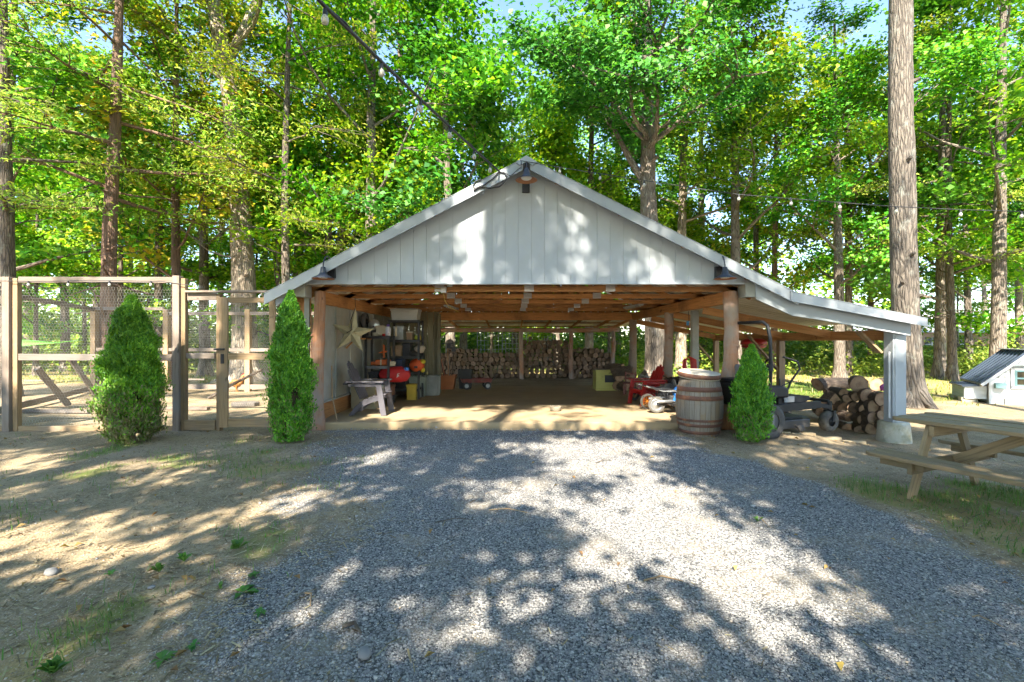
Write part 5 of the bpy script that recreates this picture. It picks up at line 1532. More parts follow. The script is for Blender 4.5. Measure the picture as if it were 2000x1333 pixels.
# yellow cabinet
p0, p1 = on(1165, 764, SZ), on(1228, 764, SZ)
t = thing('yellow_cabinet', 'low pale yellow box with a black slot and boards on top', 'cabinet', ((p0.x + p1.x) / 2, p0.y + .3, SZ))
YC = surf('pale_yellow_paint', (.46, .44, .12), (.38, .36, .10), .55, scale=3, bump=.15, c3=(.22, .18, .06), s3=3, f3=(.55, .75))
W2 = p1.x - p0.x
mb = MB(); mb.box((0, .04, .29), (W2, .52, .56)); mb.build('cabinet_body', YC, t, .01)
mb = MB(); mb.box((0, -.225, .56), (W2 + .02, .03, .07)); mb.box((0, -.228, .03), (W2 + .02, .03, .06)); mb.build('trim', YC, t, .005)
mb = MB(); mb.box((.06, -.222, .34), (W2 * .58, .016, .21)); mb.build('black_slot', BLACK, t)
mb = MB(); mb.tube([(-.1, -.24, .50), (-.06, -.26, .51), (.02, -.26, .51), (.06, -.24, .50)], .008, 5); mb.build('handle', BLACK, t)
mb = MB(); mb.box((0, .04, .588), (W2 + .05, .5, .03)); mb.build('top_board', GREYWOOD, t)
# bowl
bp = on(1085, 803, SZ)
t = thing('dog_bowl', 'round grey stone bowl on the sunny front of the slab', 'bowl', (bp.x, bp.y, SZ))
mb = MB(); mb.lathe([(0, 0), (.095, 0), (.105, .01), (.118, .085), (.115, .1), (.1, .1), (.085, .05), (0, .045)], 26); mb.build('bowl', surf('stoneware', (.26, .22, .16), (.18, .15, .11), .8, scale=12, bump=.3), t)
# little stool chair next to cabinet
t = thing('small_chair', 'small dark red wooden chair right of the yellow cabinet', 'chair', (3.12, 12.2, SZ), -.4)
for x in (-.13, .13):
    mb = MB(); mb.box((x, -.13, .15), (.03, .03, .3)); mb.build('leg', WRED, t); mb = MB(); mb.box((x, .13, .3), (.03, .03, .6)); mb.build('leg', WRED, t)
mb = MB(); mb.box((0, 0, .31), (.32, .32, .025)); mb.build('seat', WRED, t, .004)
for z in (.42, .55): mb = MB(); mb.box((0, .13, z), (.24, .02, .05)); mb.build('back_rail', WRED, t)
# ------------------------------------------------------------------ toy motorbikes and bicycle
def wheel(t, x, z, r, tyre, rimc, hub=.02, y=0.0, spokes=0, disc=True):
    mb = MB(); mb.lathe([(r * .72, -.026), (r * .86, -.034), (r * .97, -.024), (r, 0), (r * .97, .024), (r * .86, .034), (r * .72, .026)], 28, (x, y, z), axis='Y'); w = mb.build('wheel', tyre, t)
    mb = MB()
    if disc: mb.lathe([(0, -.03), (r * .2, -.03), (r * .25, -.016), (r * .62, -.014), (r * .74, -.028), (r * .74, .028), (r * .62, .014), (r * .25, .016), (r * .2, .03), (0, .03)], 24, (x, y, z), axis='Y')
    else:
        mb.lathe([(r * .66, -.016), (r * .76, -.022), (r * .76, .022), (r * .66, .016), (r * .66, -.016)], 24, (x, y, z), axis='Y')
        mb.tube([(x, y - .035, z), (x, y + .035, z)], r * .12, 10)
    mb.build('rim', rimc, w)
    if spokes:
        mb = MB()
        for i in range(spokes):
            a = 2 * math.pi * i / spokes; mb.tube([(x, y, z), (x + math.cos(a) * r * .72, y, z + math.sin(a) * r * .72)], .004, 4, caps=False)
        mb.build('spokes', rimc, w)
DUSTY = surf('dusty_rubber', (.11, .10, .085), (.055, .05, .045), .9, scale=16, bump=.5, bscale=60)
SILV = surf('silver', (.30, .31, .32), (.22, .23, .24), .35, .6, bump=.05); BLUE = surf('bike_blue', (.02, .16, .50), (.015, .12, .40), .35, bump=.03); BWHT = surf('bike_white', (.28, .29, .30), rough=.4, bump=.03); MAG = surf('magenta', (.40, .06, .20), (.3, .04, .15), .45, bump=.05)
def dirt_bike(label, loc, rz, rimm, disc, body, plate):
    """front at +x, wheelbase .62"""
    t = thing('toy_motorbike', label, 'motorbike', loc, rz, 'toy motorbikes by the barrel')
    wheel(t, -.28, .165, .165, DUSTY, rimm, disc=disc, spokes=0 if disc else 10)
    wheel(t, .36, .165, .165, DUSTY, SILV if disc else rimm, disc=False, spokes=12)
    mb = MB()
    for y in (-.05, .05):
        mb.tube([(-.28, y, .165), (-.05, y, .2)], .016, 6); mb.tube([(-.05, y, .2), (-.08, y, .40), (.20, y, .50)], .014, 6); mb.tube([(-.05, y, .2), (.12, y, .18), (.20, y, .48)], .014, 6)
    mb.build('frame', BLACK, t)
    mb = MB(); mb.box((.06, 0, .27), (.20, .13, .17)); mb.box((.10, 0, .18), (.22, .10, .05)); mb.lathe([(0, -.08), (.05, -.08), (.055, 0), (.05, .08), (0, .08)], 14, (-.04, 0, .22), axis='Y'); mb.build('engine', surf('engine_grey', (.06, .06, .063), (.04, .04, .042), .5, .2, bump=.2), t, .012)
    mb = MB(); mb.prism([(.02, .26), (.10, .24), (.16, .38), (.06, .40)], (0, -.085, 0), (1, 0, 0), (0, 0, 1), (0, 1, 0), .17); mb.build('side_cover', plate, t, .01)
    mb = MB(); mb.prism([(-.44, .515), (-.40, .52), (-.24, .49), (-.10, .465), (.06, .48), (.06, .43), (-.10, .415), (-.22, .43), (-.36, .49)], (0, -.055, 0), (1, 0, 0), (0, 0, 1), (0, 1, 0), .11); mb.build('seat', BLACK, t, .015)
    mb = MB(); mb.prism([(-.26, .46), (-.16, .425), (.04, .435), (.22, .41), (.24, .43), (.05, .455), (-.12, .448)], (0, -.068, 0), (1, 0, 0), (0, 0, 1), (0, 1, 0), .136); mb.build('side_panel', BWHT, t, .008)
    mb = MB(); mb.prism([(.04, .44), (.22, .38), (.27, .47), (.22, .54), (.10, .52)], (0, -.06, 0), (1, 0, 0), (0, 0, 1), (0, 1, 0), .12); mb.build('tank', body, t, .015)
    mb = MB(); mb.prism([(-.48, .52), (-.46, .535), (-.34, .50), (-.24, .455), (-.26, .44), (-.36, .485)], (0, -.045, 0), (1, 0, 0), (0, 0, 1), (0, 1, 0), .09); mb.build('rear_fender', BWHT, t, .004)
    mb = MB(); mb.prism([(.18, .40), (.22, .43), (.36, .41), (.50, .36), (.36, .385), (.24, .40)], (0, -.045, 0), (1, 0, 0), (0, 0, 1), (0, 1, 0), .09); mb.build('front_fender', body, t, .004)
    mb = MB(); mb.tube([(-.30, -.09, .235), (-.24, -.09, .24), (-.02, -.09, .25), (.02, -.08, .25)], [.02, .032, .032, .018], 12); mb.tube([(.02, -.08, .25), (.14, -.07, .22), (.18, -.02, .3)], .012, 7); mb.build('muffler', SILV, t)
    for y in (-.045, .045):
        mb = MB(); mb.tube([(.36, y, .165), (.30, y, .36), (.22, y, .62)], [.016, .016, .013], 8); mb.build('fork', body if y < 0 else BLACK, t)
    mb = MB(); mb.tube([(.17, -.25, .68), (.20, -.12, .64), (.21, 0, .62), (.20, .12, .64), (.17, .25, .68)], .011, 7)
    for y in (-.22, .22): mb.tube([(.172, y - .04 if y < 0 else y, .675), (.178, y if y < 0 else y + .04, .672)], .017, 8)
    mb.build('handlebar', BLACK, t)
    mb = MB(); mb.prism([(-.06, -.08), (.06, -.08), (.07, .05), (0, .08), (-.07, .05)], (.29, 0, .56), (0, 1, 0), (-.3, 0, .95), (1, 0, .3), .012); mb.build('number_plate', BWHT, t, .004)
    return t
rw = on(1283, 808, SZ)
dirt_bike('blue and white toy dirt bike with silver disc wheel', (rw.x + .28, rw.y + .02, SZ), -.03, SILV, True, BLUE, BLUE)
rw = on(1262, 801, SZ)
dirt_bike('toy dirt bike with an orange wheel rim behind the blue one', (rw.x + .33, rw.y + .1, SZ), .12, surf('orange_rim', (.60, .22, .02), (.5, .16, .02), .4, bump=.02), False, surf('bike_dark', (.05, .05, .055), rough=.4), surf('bike_dark', (.05, .05, .055)))
# pink child's bicycle
bp = on(1236, 783, SZ)
t = thing('child_bicycle', 'child bicycle with a pink frame lying behind the bikes', 'bicycle', (bp.x + .3, bp.y + .2, SZ), .5)
wheel(t, -.28, .16, .16, RUBBER, BLACK, disc=False, spokes=12); wheel(t, .28, .16, .16, RUBBER, BLACK, disc=False, spokes=12)
mb = MB(); mb.tube([(-.28, .03, .16), (-.06, 0, .15), (-.12, 0, .42)], .014, 7); mb.tube([(-.06, 0, .15), (.2, 0, .40), (-.12, 0, .36)], .016, 7); mb.tube([(-.12, 0, .36), (-.28, .03, .16)], .01, 7); mb.tube([(.28, .03, .16), (.2, 0, .42)], .014, 7); mb.build('frame', MAG, t)
mb = MB(); mb.prism([(-.24, -.06), (-.1, -.05), (.0, -.015), (.0, .015), (-.1, .05), (-.24, .06)], (0, 0, .43), (1, 0, 0), (0, 1, 0), (0, 0, 1), .04); mb.build('saddle', BLACK, t, .01)
mb = MB(); mb.tube([(.2, 0, .42), (.18, 0, .54)], .012, 6); mb.tube([(.12, -.2, .58), (.18, 0, .54), (.12, .2, .58)], .011, 6); mb.build('handlebar', SILV, t)
mb = MB(); mb.lathe([(0, -.02), (.06, -.02), (.06, .02), (0, .02)], 14, (-.06, 0, .15), axis='Y'); mb.tube([(-.06, -.08, .15), (.02, -.08, .1)], .009, 5); mb.build('crank', BLACK, t)
# firewood heap and tarp behind the red chair
LOGEND = None
def cutmat(name, q):
  g = G(name)
  v = g.coord('UV', (1, 1, 1), False)
  gr_ = g.n('TexGradient', gradient_type='SPHERICAL'); mp = g.n('Mapping'); mp.inputs['Location'].default_value = (-1, -1, 0); mp.inputs['Scale'].default_value = (2, 2, 2); g.l(v, mp.inputs[0]); g.l(mp.outputs[0], gr_.inputs[0])
  wv = g.n('TexWave', wave_type='RINGS', rings_direction='Z'); wv.inputs['Scale'].default_value = 5; wv.inputs['Distortion'].default_value = 3; g.l(mp.outputs[0], wv.inputs[0])
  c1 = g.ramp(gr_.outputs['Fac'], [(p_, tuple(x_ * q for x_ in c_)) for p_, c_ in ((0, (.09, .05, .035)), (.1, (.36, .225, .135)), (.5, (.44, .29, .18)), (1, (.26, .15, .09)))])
  c1 = g.mix(.25, c1, wv.outputs['Color'], 'MULTIPLY')
  c1 = g.mix(g.gray(g.noise(g.coord('Object', (1, 1, 1)), 9, 6), .5, .75), c1, (.16, .12, .09))
  oi = g.n('ObjectInfo'); hv = g.n('HueSaturation'); mr = g.n('MapRange'); mr.inputs[3].default_value = .6; mr.inputs[4].default_value = 1.25
  g.l(oi.outputs['Random'], mr.inputs[0]); g.l(mr.outputs[0], hv.inputs['Value']); g.l(c1, hv.inputs['Color'])
  g.l(hv.outputs[0], g.b.inputs['Base Color']); g.b.inputs['Roughness'].default_value = .9
  g.l(g.bump(g.noise(v, 14, 6), .4, .01), g.b.inputs['Normal'])
  return g.m
CUT = cutmat('cut_wood', 1.25); CUT_SHADED = cutmat('shaded_cut_wood', .62)  # second copy has the rear stack's shade put into its colour
LOGBARK = barkmat('log_bark', (.07, .05, .038), (.22, .155, .11), (.27, .225, .175), (3, 18, 1))
def log_mesh(L, seed, n=10, split=False, cut=None):
    random.seed(seed); mb = MB()
    if split:
        poly = [(-.5, -.42), (.5, -.42), (.28, .12), (0, .5), (-.3, .16)]
        vs = [(a * 2, 0, b * 2) for a, b in poly] + [(a * 2, L, b * 2) for a, b in poly]
        k = len(poly)
        fs = [list(range(k)), list(range(k, 2 * k))[::-1]]; us = [[(.5 + a * .8, .5 + b * .8) for a, b in poly], [(.5 + a * .8, .5 + b * .8) for a, b in poly][::-1]]
        mb.add(vs, fs, us, 1); mb.add(vs, [(i + k, (i + 1) % k + k, (i + 1) % k, i) for i in range(k)][1:], [[(L, 0), (L, .4), (0, .4), (0, 0)]] * (k - 1), 1); mb.add(vs, [(k, 1 + k, 1, 0)], [[(L, 0), (L, 1), (0, 1), (0, 0)]], 0)
    else:
        el = random.uniform(.85, 1.1); pts = [(0, 0, 0), (random.uniform(-.06, .06), L * .5, random.uniform(-.06, .06)), (0, L, 0)]
        mb.tube(pts, [1, random.uniform(.94, 1.06), random.uniform(.9, 1)], n, 0, True, True, 1, .07, el)
    return mb.mesh('log', [LOGBARK, cut or CUT])
LOGS = [log_mesh(1.0, 60 + i, 10, i >= 6) for i in range(8)]
LOGS_SHADED = [log_mesh(1.0, 60 + i, 10, i >= 6, CUT_SHADED) for i in range(8)]
def log(label, loc, r, L, group, rz=0.0, kind=None, tilt=0.0, spin=None, old=False):  # old picks the copies darkened for the shade under the rear lean-to
    o = bpy.data.objects.new('log', (LOGS_SHADED if old else LOGS)[kind if kind is not None else random.randrange(6)]); C.objects.link(o)
    s = spin if spin is not None else random.uniform(-.5, .5)
    o.matrix_basis = Matrix.Translation(loc) @ Matrix.Rotation(rz, 4, 'Z') @ Matrix.Rotation(tilt, 4, 'X') @ Matrix.Rotation(s, 4, 'Y') @ Matrix.Diagonal((r, L, r, 1))
    return tag(o, label, 'log', group)
random.seed(99)
# rear firewood stack, packed row by row under the rear lean-to
def stack_top(x):
    return float(np.interp(x, [-3.1, -2.7, -1.6, -.6, .15, .25, .6, 1.0, 1.6, 2.3, 2.45, 3.2, 4.0], [.95, 1.28, 1.22, 1.1, 1.15, 1.45, 1.75, 1.62, 1.68, 1.5, 1.2, 1.3, 1.12])) - .06
nl = 0; z = .09; row = 0
while z < 1.75:
    x = -3.05 + (.09 if row % 2 else 0); kth = 0
    while x < 4.05:
        r = random.uniform(.072, .118)
        if z + r * .5 < stack_top(x) and nl < 298:
            kth += 1
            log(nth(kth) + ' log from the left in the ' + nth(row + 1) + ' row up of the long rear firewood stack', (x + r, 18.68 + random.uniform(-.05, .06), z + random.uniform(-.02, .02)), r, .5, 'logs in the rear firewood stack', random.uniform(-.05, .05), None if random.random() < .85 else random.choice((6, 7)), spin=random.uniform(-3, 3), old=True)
            nl += 1
        x += 2 * r + random.uniform(.0, .025)
    z += .168; row += 1
print('rear logs', nl)
V_, F_ = [], []
z = .08; row = 0
while z < 1.6:                                  # the row behind, glimpsed between the front logs
    x = -3.0 + (.0 if row % 2 else .09)
    while x < 4.0:
        r = random.uniform(.075, .11)
        if z + r * .4 < stack_top(x) - .05 and not (.3 < x < 2.2 and random.random() < .5):
            b_ = len(V_)
            for yq in (19.22, 19.62):
                for q in range(8): V_.append((x + r + math.cos(q * .785) * r, yq, z + math.sin(q * .785) * r))
            F_ += [[b_ + q, b_ + (q + 1) % 8, b_ + 8 + (q + 1) % 8, b_ + 8 + q] for q in range(8)] + [[b_ + q for q in range(8)], [b_ + 15 - q for q in range(8)]]
        x += 2 * r + .01
    z += .17; row += 1
me = bpy.data.meshes.new('firewood'); me.from_pydata(V_, [], F_); me.materials.append(LOGBARK)
o = obj('firewood', me); struct(o, 'stuff'); o['label'] = 'second row of firewood hidden behind the front logs'; o['category'] = 'firewood'
# log pile under the lean-to
PILE = [(1655, 838, 9.0, .10), (1680, 842, 8.7, .10), (1705, 838, 8.5, .13), (1728, 833, 8.3, .10), (1632, 828, 9.4, .09),
        (1640, 812, 9.3, .10), (1660, 816, 9.0, .105), (1683, 820, 8.75, .09), (1706, 818, 8.5, .12), (1726, 812, 8.4, .10),
        (1627, 800, 9.6, .10), (1648, 796, 9.3, .11), (1668, 797, 9.1, .12), (1690, 800, 8.8, .10), (1713, 797, 8.55, .15), (1733, 800, 8.4, .09),
        (1633, 783, 9.5, .12), (1655, 780, 9.3, .09), (1672, 776, 9.1, .09), (1697, 774, 8.8, .15), (1724, 780, 8.5, .13),
        (1622, 770, 9.8, .09), (1648, 768, 9.5, .09), (1612, 792, 9.8, .12), (1616, 815, 9.7, .1), (1603, 806, 9.9, .1)]
def row_label(i):
    for a_, b_, w_ in ((0, 5, 'lowest'), (5, 10, 'second lowest'), (10, 16, 'third'), (16, 21, 'fourth'), (21, 26, 'topmost left')):
        if a_ <= i < b_:
            o_ = sorted(range(a_, b_), key=lambda j: PILE[j][0])
            return nth(o_.index(i) + 1) + ' log from the left in the ' + w_ + ' row of the lean-to pile'
PL = {19: 'thick pale log with round sawn end near the top of the pile under the lean-to', 14: 'stout log with pale bark in the pile beside the white post', 2: 'large log low in the pile beside the white post footing'}
for i, (px, py, D, r) in enumerate(PILE):
    p = at(px, py, D)
    log(PL.get(i, row_label(i)), p, r, random.uniform(.45, .6), 'logs piled under the lean-to', -.35 + random.uniform(-.2, .2), 6 if i in (21, 16) else None, spin=random.uniform(-3, 3))
p = at(1596, 752, 10.4); log('long dark log lying along the back of the lean-to pile', p, .15, 1.0, 'logs piled under the lean-to', -1.25)
p = at(1678, 751, 9.0); log('short fat pale log on top of the lean-to pile', p, .155, .42, 'logs piled under the lean-to', -.55)
p = at(1712, 752, 9.0); log('dark log on top of the pile left of the pink helmet', p, .13, .7, 'logs piled under the lean-to', -1.0)
for i, (x, y, z, rz) in enumerate(((3.2, 12.9, .2, .4), (3.0, 13.1, .2, -.3), (3.35, 13.2, .42, .2), (3.05, 13.0, .45, .1), (3.3, 12.8, .62, 1.2), (3.5, 13.0, .2, .1), (3.15, 13.2, .68, .8))):
    log(nth(i + 1) + ' log counted from the front of the small heap behind the red deck chair', (x, y, z + .03), .14, .5, 'logs heaped behind the red chair', rz)

# pink helmet
hp = at(1735, 762, 8.35)
t = thing('bicycle_helmet', 'pink helmet resting on the log pile beside the white post', 'helmet', hp, .4)
PINK = surf('pink_shell', (.55, .12, .42), (.48, .10, .36), .35, bump=.02)
for i in range(5):
    a = (i - 2) * .5; mb = MB(); pts = []
    for k in range(9):
        th = math.pi * (k / 8); pts.append((-math.cos(th) * .13, math.sin(a) * .10 * math.sin(th) ** .5, .11 * math.sin(th) * math.cos(a * .8)))
    mb.tube(pts, [.012] + [.02] * 7 + [.012], 7); mb.build('shell_rib', PINK, t)
mb = MB(); mb.tube([(math.cos(q * .5236) * .13, math.sin(q * .5236) * .10, 0) for q in range(13)], .014, 6, caps=False); mb.build('brim', PINK, t)

# ------------------------------------------------------------------ barrel
bb = on(1383, 853)
t = thing('barrel', 'weathered oak barrel with rusty hoops beside the right post', 'barrel', (bb.x, bb.y + .35, -.02))
OAKB = wood('barrel_oak', (.20, .17, .135), (.11, .09, .07), c3=(.22, .15, .085), f3=(.5, .68), s3=2.2, objvar=.15)
RUST = surf('rusty_hoop', (.15, .065, .04), (.10, .045, .03), .7, .0, scale=9, bump=.2, c3=(.30, .12, .05), s3=5, f3=(.5, .7))
def brad(z): return .295 + .075 * math.sin(math.pi * min(1, max(0, z / .92))) ** .9
BS = thing  # keep name
NS = 28
prof = [(brad(z), z) for z in np.linspace(.0, .90, 13)]
prof += [(prof[-1][0] - .025, .90), (prof[-1][0] - .028, .80)]
mbs = MB(); mbs.lathe(prof, 2, a0=-math.pi / NS + .005, a1=math.pi / NS - .005, smooth=False); stave = mbs.mesh('stave', OAKB)
for i in range(NS):
    o = obj('stave', stave, t); o.rotation_euler = (0, 0, 2 * math.pi * i / NS)
mb = MB(); mb.lathe([(r - .012, z) for r, z in prof[:13]], 28); mb.build('inner_wall', surf('barrel_dark', (.06, .045, .03), rough=.9), t)
for z0, z1 in ((.03, .085), (.15, .20), (.235, .275), (.575, .645), (.71, .785)):
    mb = MB(); mb.lathe([(brad(z0) + .001, z0), (brad(z0) + .006, z0 + .002), (brad(z1) + .006, z1 - .002), (brad(z1) + .001, z1)], 40); mb.build('hoop', RUST, t)
mb = MB(); mb.lathe([(.0, .055), (.29, .05), (.325, .042), (.328, -.045), (.0, -.045)], 36); ld = mb.build('lid', wood('lid_wood', (.50, .45, .36), (.36, .31, .24)), t); ld.location = (0, 0, .968); ld.rotation_euler = (R(6.5), R(2.5), 0)
mb = MB(); mb.lathe([(.329, -.03), (.335, -.028), (.333, .038), (.326, .04)], 40); mb.build('lid_hoop', RUST, ld)

# red cords on the white post, blue clip
t = thing('extension_cord', 'coiled red cord hanging on the white post behind the barrel', 'cord', (3.98, 10.4, 1.12))
CORD = surf('red_cord', (.55, .03, .02), (.42, .02, .015), .5, bump=.02)
mb = MB()
for i in range(7):
    w_ = .05 + .016 * i; d = .62 + .07 * ((i * 3) % 5)
    mb.tube([(-w_, -.012 * i, -.05), (-w_ * 1.15, -.012 * i, -d * .6), (-w_ * .5, -.012 * i, -d), (w_ * .6, -.012 * i, -d), (w_ * 1.1, -.012 * i, -d * .55), (w_, -.012 * i, -.04), (0, -.012 * i, .03), (-w_, -.012 * i, -.05)], .009, 6, caps=False)
mb.build('coil', CORD, t)
mb = MB(); mb.tube([(0, -.05, .0), (.02, -.03, .2), (.0, -.02, 1.05)], .006, 5); mb.build('hanging_rope', BLACK, t)
mb = MB(); mb.box((-.02, -.02, .78), (.06, .04, .1)); mb.build('clip', surf('blue_clip', (.05, .25, .5), rough=.4), t, .005)
mb = MB(); vs = [(-.5, 0, .0), (.0, .0, .1), (.9, 0, .0), (1.5, .1, .14), (-.5, .5, .1), (.1, .5, .2), (.9, .5, .12), (1.5, .6, .2)]
mb.add([Vector(q) + Vector((3.95, 9.95, .55)) for q in vs], [(0, 1, 5, 4), (1, 2, 6, 5), (2, 3, 7, 6)], smooth=True); o = mb.build('tarp', surf('dark_tarp', (.03, .035, .045), rough=.5, bump=.3, bscale=15, bdist=.03)); md = o.modifiers.new('t', 'SOLIDIFY'); md.thickness = .03
tag(o, 'dark tarp spread behind the barrel', 'tarp')
crate((4.05, 10.2, SZ), (.8, .5, .42), BLACK, 'tool_chest', 'black chest under the dark tarp behind the barrel', 'chest', lid=BLACK, taper=1)

# ------------------------------------------------------------------ mower
mp_ = on(1530, 842, -.04)
t = thing('ride_on_mower', 'black zero turn mower with roll bar parked under the lean-to', 'mower', (4.34, 7.92, gz(4.8, 8.0) + .02), R(20))
MBK = surf('mower_black', (.010, .010, .011), (.018, .018, .019), .5, .0, scale=5, bump=.06, spec=.35, c3=(.05, .042, .032), s3=3, f3=(.62, .8)); DK = surf('deck_steel', (.035, .035, .037), (.022, .022, .024), .5, .0, scale=5, bump=.15, spec=.4, c3=(.09, .075, .055), s3=4, f3=(.55, .75))
# deck
mb = MB(); mb.prism([(-.45, -.45), (.35, -.45), (.55, -.25), (.55, .3), (.35, .5), (-.45, .5)], (0.15, 0, .09), (1, 0, 0), (0, 1, 0), (0, 0, 1), .15); mb.build('mower_deck', DK, t, .02)
mb = MB(); mb.prism([(-.40, -.35), (.3, -.35), (.42, 0), (.3, .4), (-.4, .4)], (.15, 0, .225), (1, 0, 0), (0, 1, 0), (0, 0, 1), .04); mb.build('deck_cover', MBK, t, .008)
mb = MB(); mb.lathe([(0, -.03), (.045, -.03), (.06, -.012), (.06, .012), (.045, .03), (0, .03)], 16, (.22, -.50, .10), axis='Y'); mb.tube([(.22, -.5, .1), (.14, -.46, .16)], .014, 6); mb.build('gauge_wheel', RUBBER, t)
# frame rails to the caster wheels
for y in (-.42, .46):
    mb = MB(); mb.bar((-.9, y, .42), (.75, y, .46), .07, .12); mb.bar((.72, y, .455), (.98, y, .40), .06, .07); mb.build('frame_rail', MBK, t, .006)
    mb = MB(); mb.tube([(1.0, y, .32), (1.0, y, .50)], .035, 10); mb.build('caster_pivot', MBK, t)
    mb = MB()
    for s in (-1, 1): mb.bar((1.0, y + s * .085, .34), (.97, y + s * .085, .165), .018, .05, (1, 0, 0))
    mb.box((1.0, y, .34), (.06, .19, .02)); mb.build('caster_fork', MBK, t, .004)
    mb = MB(); mb.lathe([(.08, -.062), (.13, -.072), (.165, -.06), (.178, -.03), (.18, 0), (.178, .03), (.165, .06), (.13, .072), (.08, .062)], 28, (.97, y, .165), axis='Y'); w = mb.build('caster_wheel', DUSTY, t)
    mb = MB(); mb.lathe([(0, -.05), (.04, -.05), (.05, -.03), (.08, -.045), (.08, .045), (.05, .03), (.04, .05), (0, .05)], 18, (.97, y, .165), axis='Y'); mb.build('rim', MBK, w)
    mb = MB(); mb.lathe([(.15, -.10), (.22, -.12), (.27, -.10), (.28, 0), (.27, .10), (.22, .12), (.15, .10)], 30, (-.55, y * 1.25, .27), axis='Y'); w = mb.build('drive_wheel', RUBBER, t)
    mb = MB(); mb.lathe([(0, -.05), (.06, -.05), (.15, -.09), (.15, .09), (.06, .05), (0, .05)], 20, (-.55, y * 1.25, .27), axis='Y'); mb.build('rim', SILV, w)
mb = MB(); mb.bar((.98, -.42, .50), (.98, .46, .50), .05, .05, (0, 0, 1)); mb.bar((.45, -.42, .46), (.45, .46, .46), .06, .06); mb.build('cross_member', MBK, t, .004)
mb = MB(); mb.prism([(-.1, .48), (.45, .48), (.62, .54), (.60, .60), (.40, .62), (-.1, .60)], (0, -.36, 0), (1, 0, 0), (0, 0, 1), (0, 1, 0), .72); mb.build('foot_platform', MBK, t, .012)
mb = MB(); mb.box((-.62, 0, .66), (.5, .55, .36)); mb.box((-.62, 0, .87), (.4, .45, .08)); mb.build('engine', MBK, t, .04)
mb = MB(); mb.prism([(-.4, .62), (.12, .64), (.16, .70), (.1, .74), (-.3, .72), (-.40, 1.12), (-.46, 1.14), (-.5, 1.1), (-.46, .66)], (0, -.25, 0), (1, 0, 0), (0, 0, 1), (0, 1, 0), .5); mb.build('seat', surf('seat_vinyl', (.10, .10, .11), (.14, .14, .15), .5, scale=20, bump=.3, bscale=40), t, .035)
for y in (-.34, .38):
    mb = MB(); mb.prism([(-.55, .62), (.05, .6), (.05, .76), (-.1, .80), (-.5, .8)], (0, y - .09, 0), (1, 0, 0), (0, 0, 1), (0, 1, 0), .18); mb.build('fender', MBK, t, .03)
    mb = MB(); mb.tube([(.12, y, .72), (.20, y, .86), (.40, y, 1.06), (.42, y * .85, 1.18), (.28, y * .35, 1.26) if y < 0 else (.30, y * .4, 1.22)], [.016, .016, .016, .02, .02], 8); mb.build('steering_lever', MBK, t)
mb = MB(); pts = [(-.34, -.40, .62), (-.34, -.42, 1.1), (-.36, -.42, 1.58), (-.37, -.38, 1.78), (-.38, -.30, 1.84), (-.38, .3, 1.84), (-.37, .40, 1.78), (-.36, .44, 1.58), (-.34, .44, 1.1), (-.34, .42, .62)]
mb.tube(pts, .027, 10)
mb.tube([(-.34, -.40, 1.05), (-.34, -.40, 1.16)], .05, 8); mb.build('roll_bar', MBK, t)
mb = MB(); mb.box((.1, -.385, .57), (.22, .02, .1)); mb.build('control_panel', surf('panel_grey', (.3, .3, .3), rough=.5), t, .004)
mb = MB(); mb.tube([(-.1, -.3, .70), (.05, -.32, .80), (.22, -.3, .83), (.30, -.2, .84)], .010, 6); mb.tube([(.0, -.3, .68), (.05, -.25, .9)], .012, 6); mb.build('brake_lever', BLACK, t)

# red feeder on a post beyond the lean-to
q = at(1472, 660, 11.9); 
t = thing('bird_feeder', 'red lidded feeder on a timber post behind the small evergreen', 'bird feeder', (q.x, q.y, gz(q.x, q.y)))
mb = MB(); mb.box((0, 0, (q.z) / 2 + .02), (.10, .10, q.z - .04 + .2)); mb.build('feeder_post', TANWOOD, t, .005)
mb = MB(); mb.lathe([(0, q.z + .20), (.2, q.z + .19), (.30, q.z + .13), (.32, q.z + .04), (.31, q.z + .03)], 20); mb.build('feeder_roof', REDP, t)
mb = MB(); mb.lathe([(0, q.z - .04), (.24, q.z - .06), (.29, q.z - .02), (.29, q.z + .02), (.27, q.z + .02)], 20); mb.build('tray', REDP, t)
mb = MB(); mb.lathe([(.17, q.z - .03), (.17, q.z + .1)], 16); mb.build('seed_tube', surf('clear_plastic', (.55, .45, .4), rough=.2), t)
# wire trellis panels beyond the firewood
for i, (px, D, w_, h_) in enumerate(((960, 26, 1.6, 2.3), (1008, 25, 1.5, 2.5), (1058, 27, 1.4, 2.0))):
    b = gp(px, D); t = thing('wire_trellis', ['leftmost pale wire grid panel seen over the firewood', 'tall pale wire grid panel seen left of the middle rear post', 'rightmost pale wire grid panel seen over the firewood'][i], 'trellis', b, .1 * i, 'wire grid panels behind the firewood')
    mb = MB()
    for k in range(9): mb.tube([(-w_ / 2 + w_ * k / 8, 0, 0), (-w_ / 2 + w_ * k / 8, 0, h_)], .012, 4, caps=False)
    for k in range(10): mb.tube([(-w_ / 2, .02, h_ * k / 9), (w_ / 2, .02, h_ * k / 9)], .012, 4, caps=False)
    mb.build('grid', SILV, t)
    for s in (-1, 1): mb = MB(); mb.tube([(s * w_ / 2, .04, -.1), (s * w_ / 2, .04, h_ + .1)], .03, 6); mb.build('stake', BLACK, t)

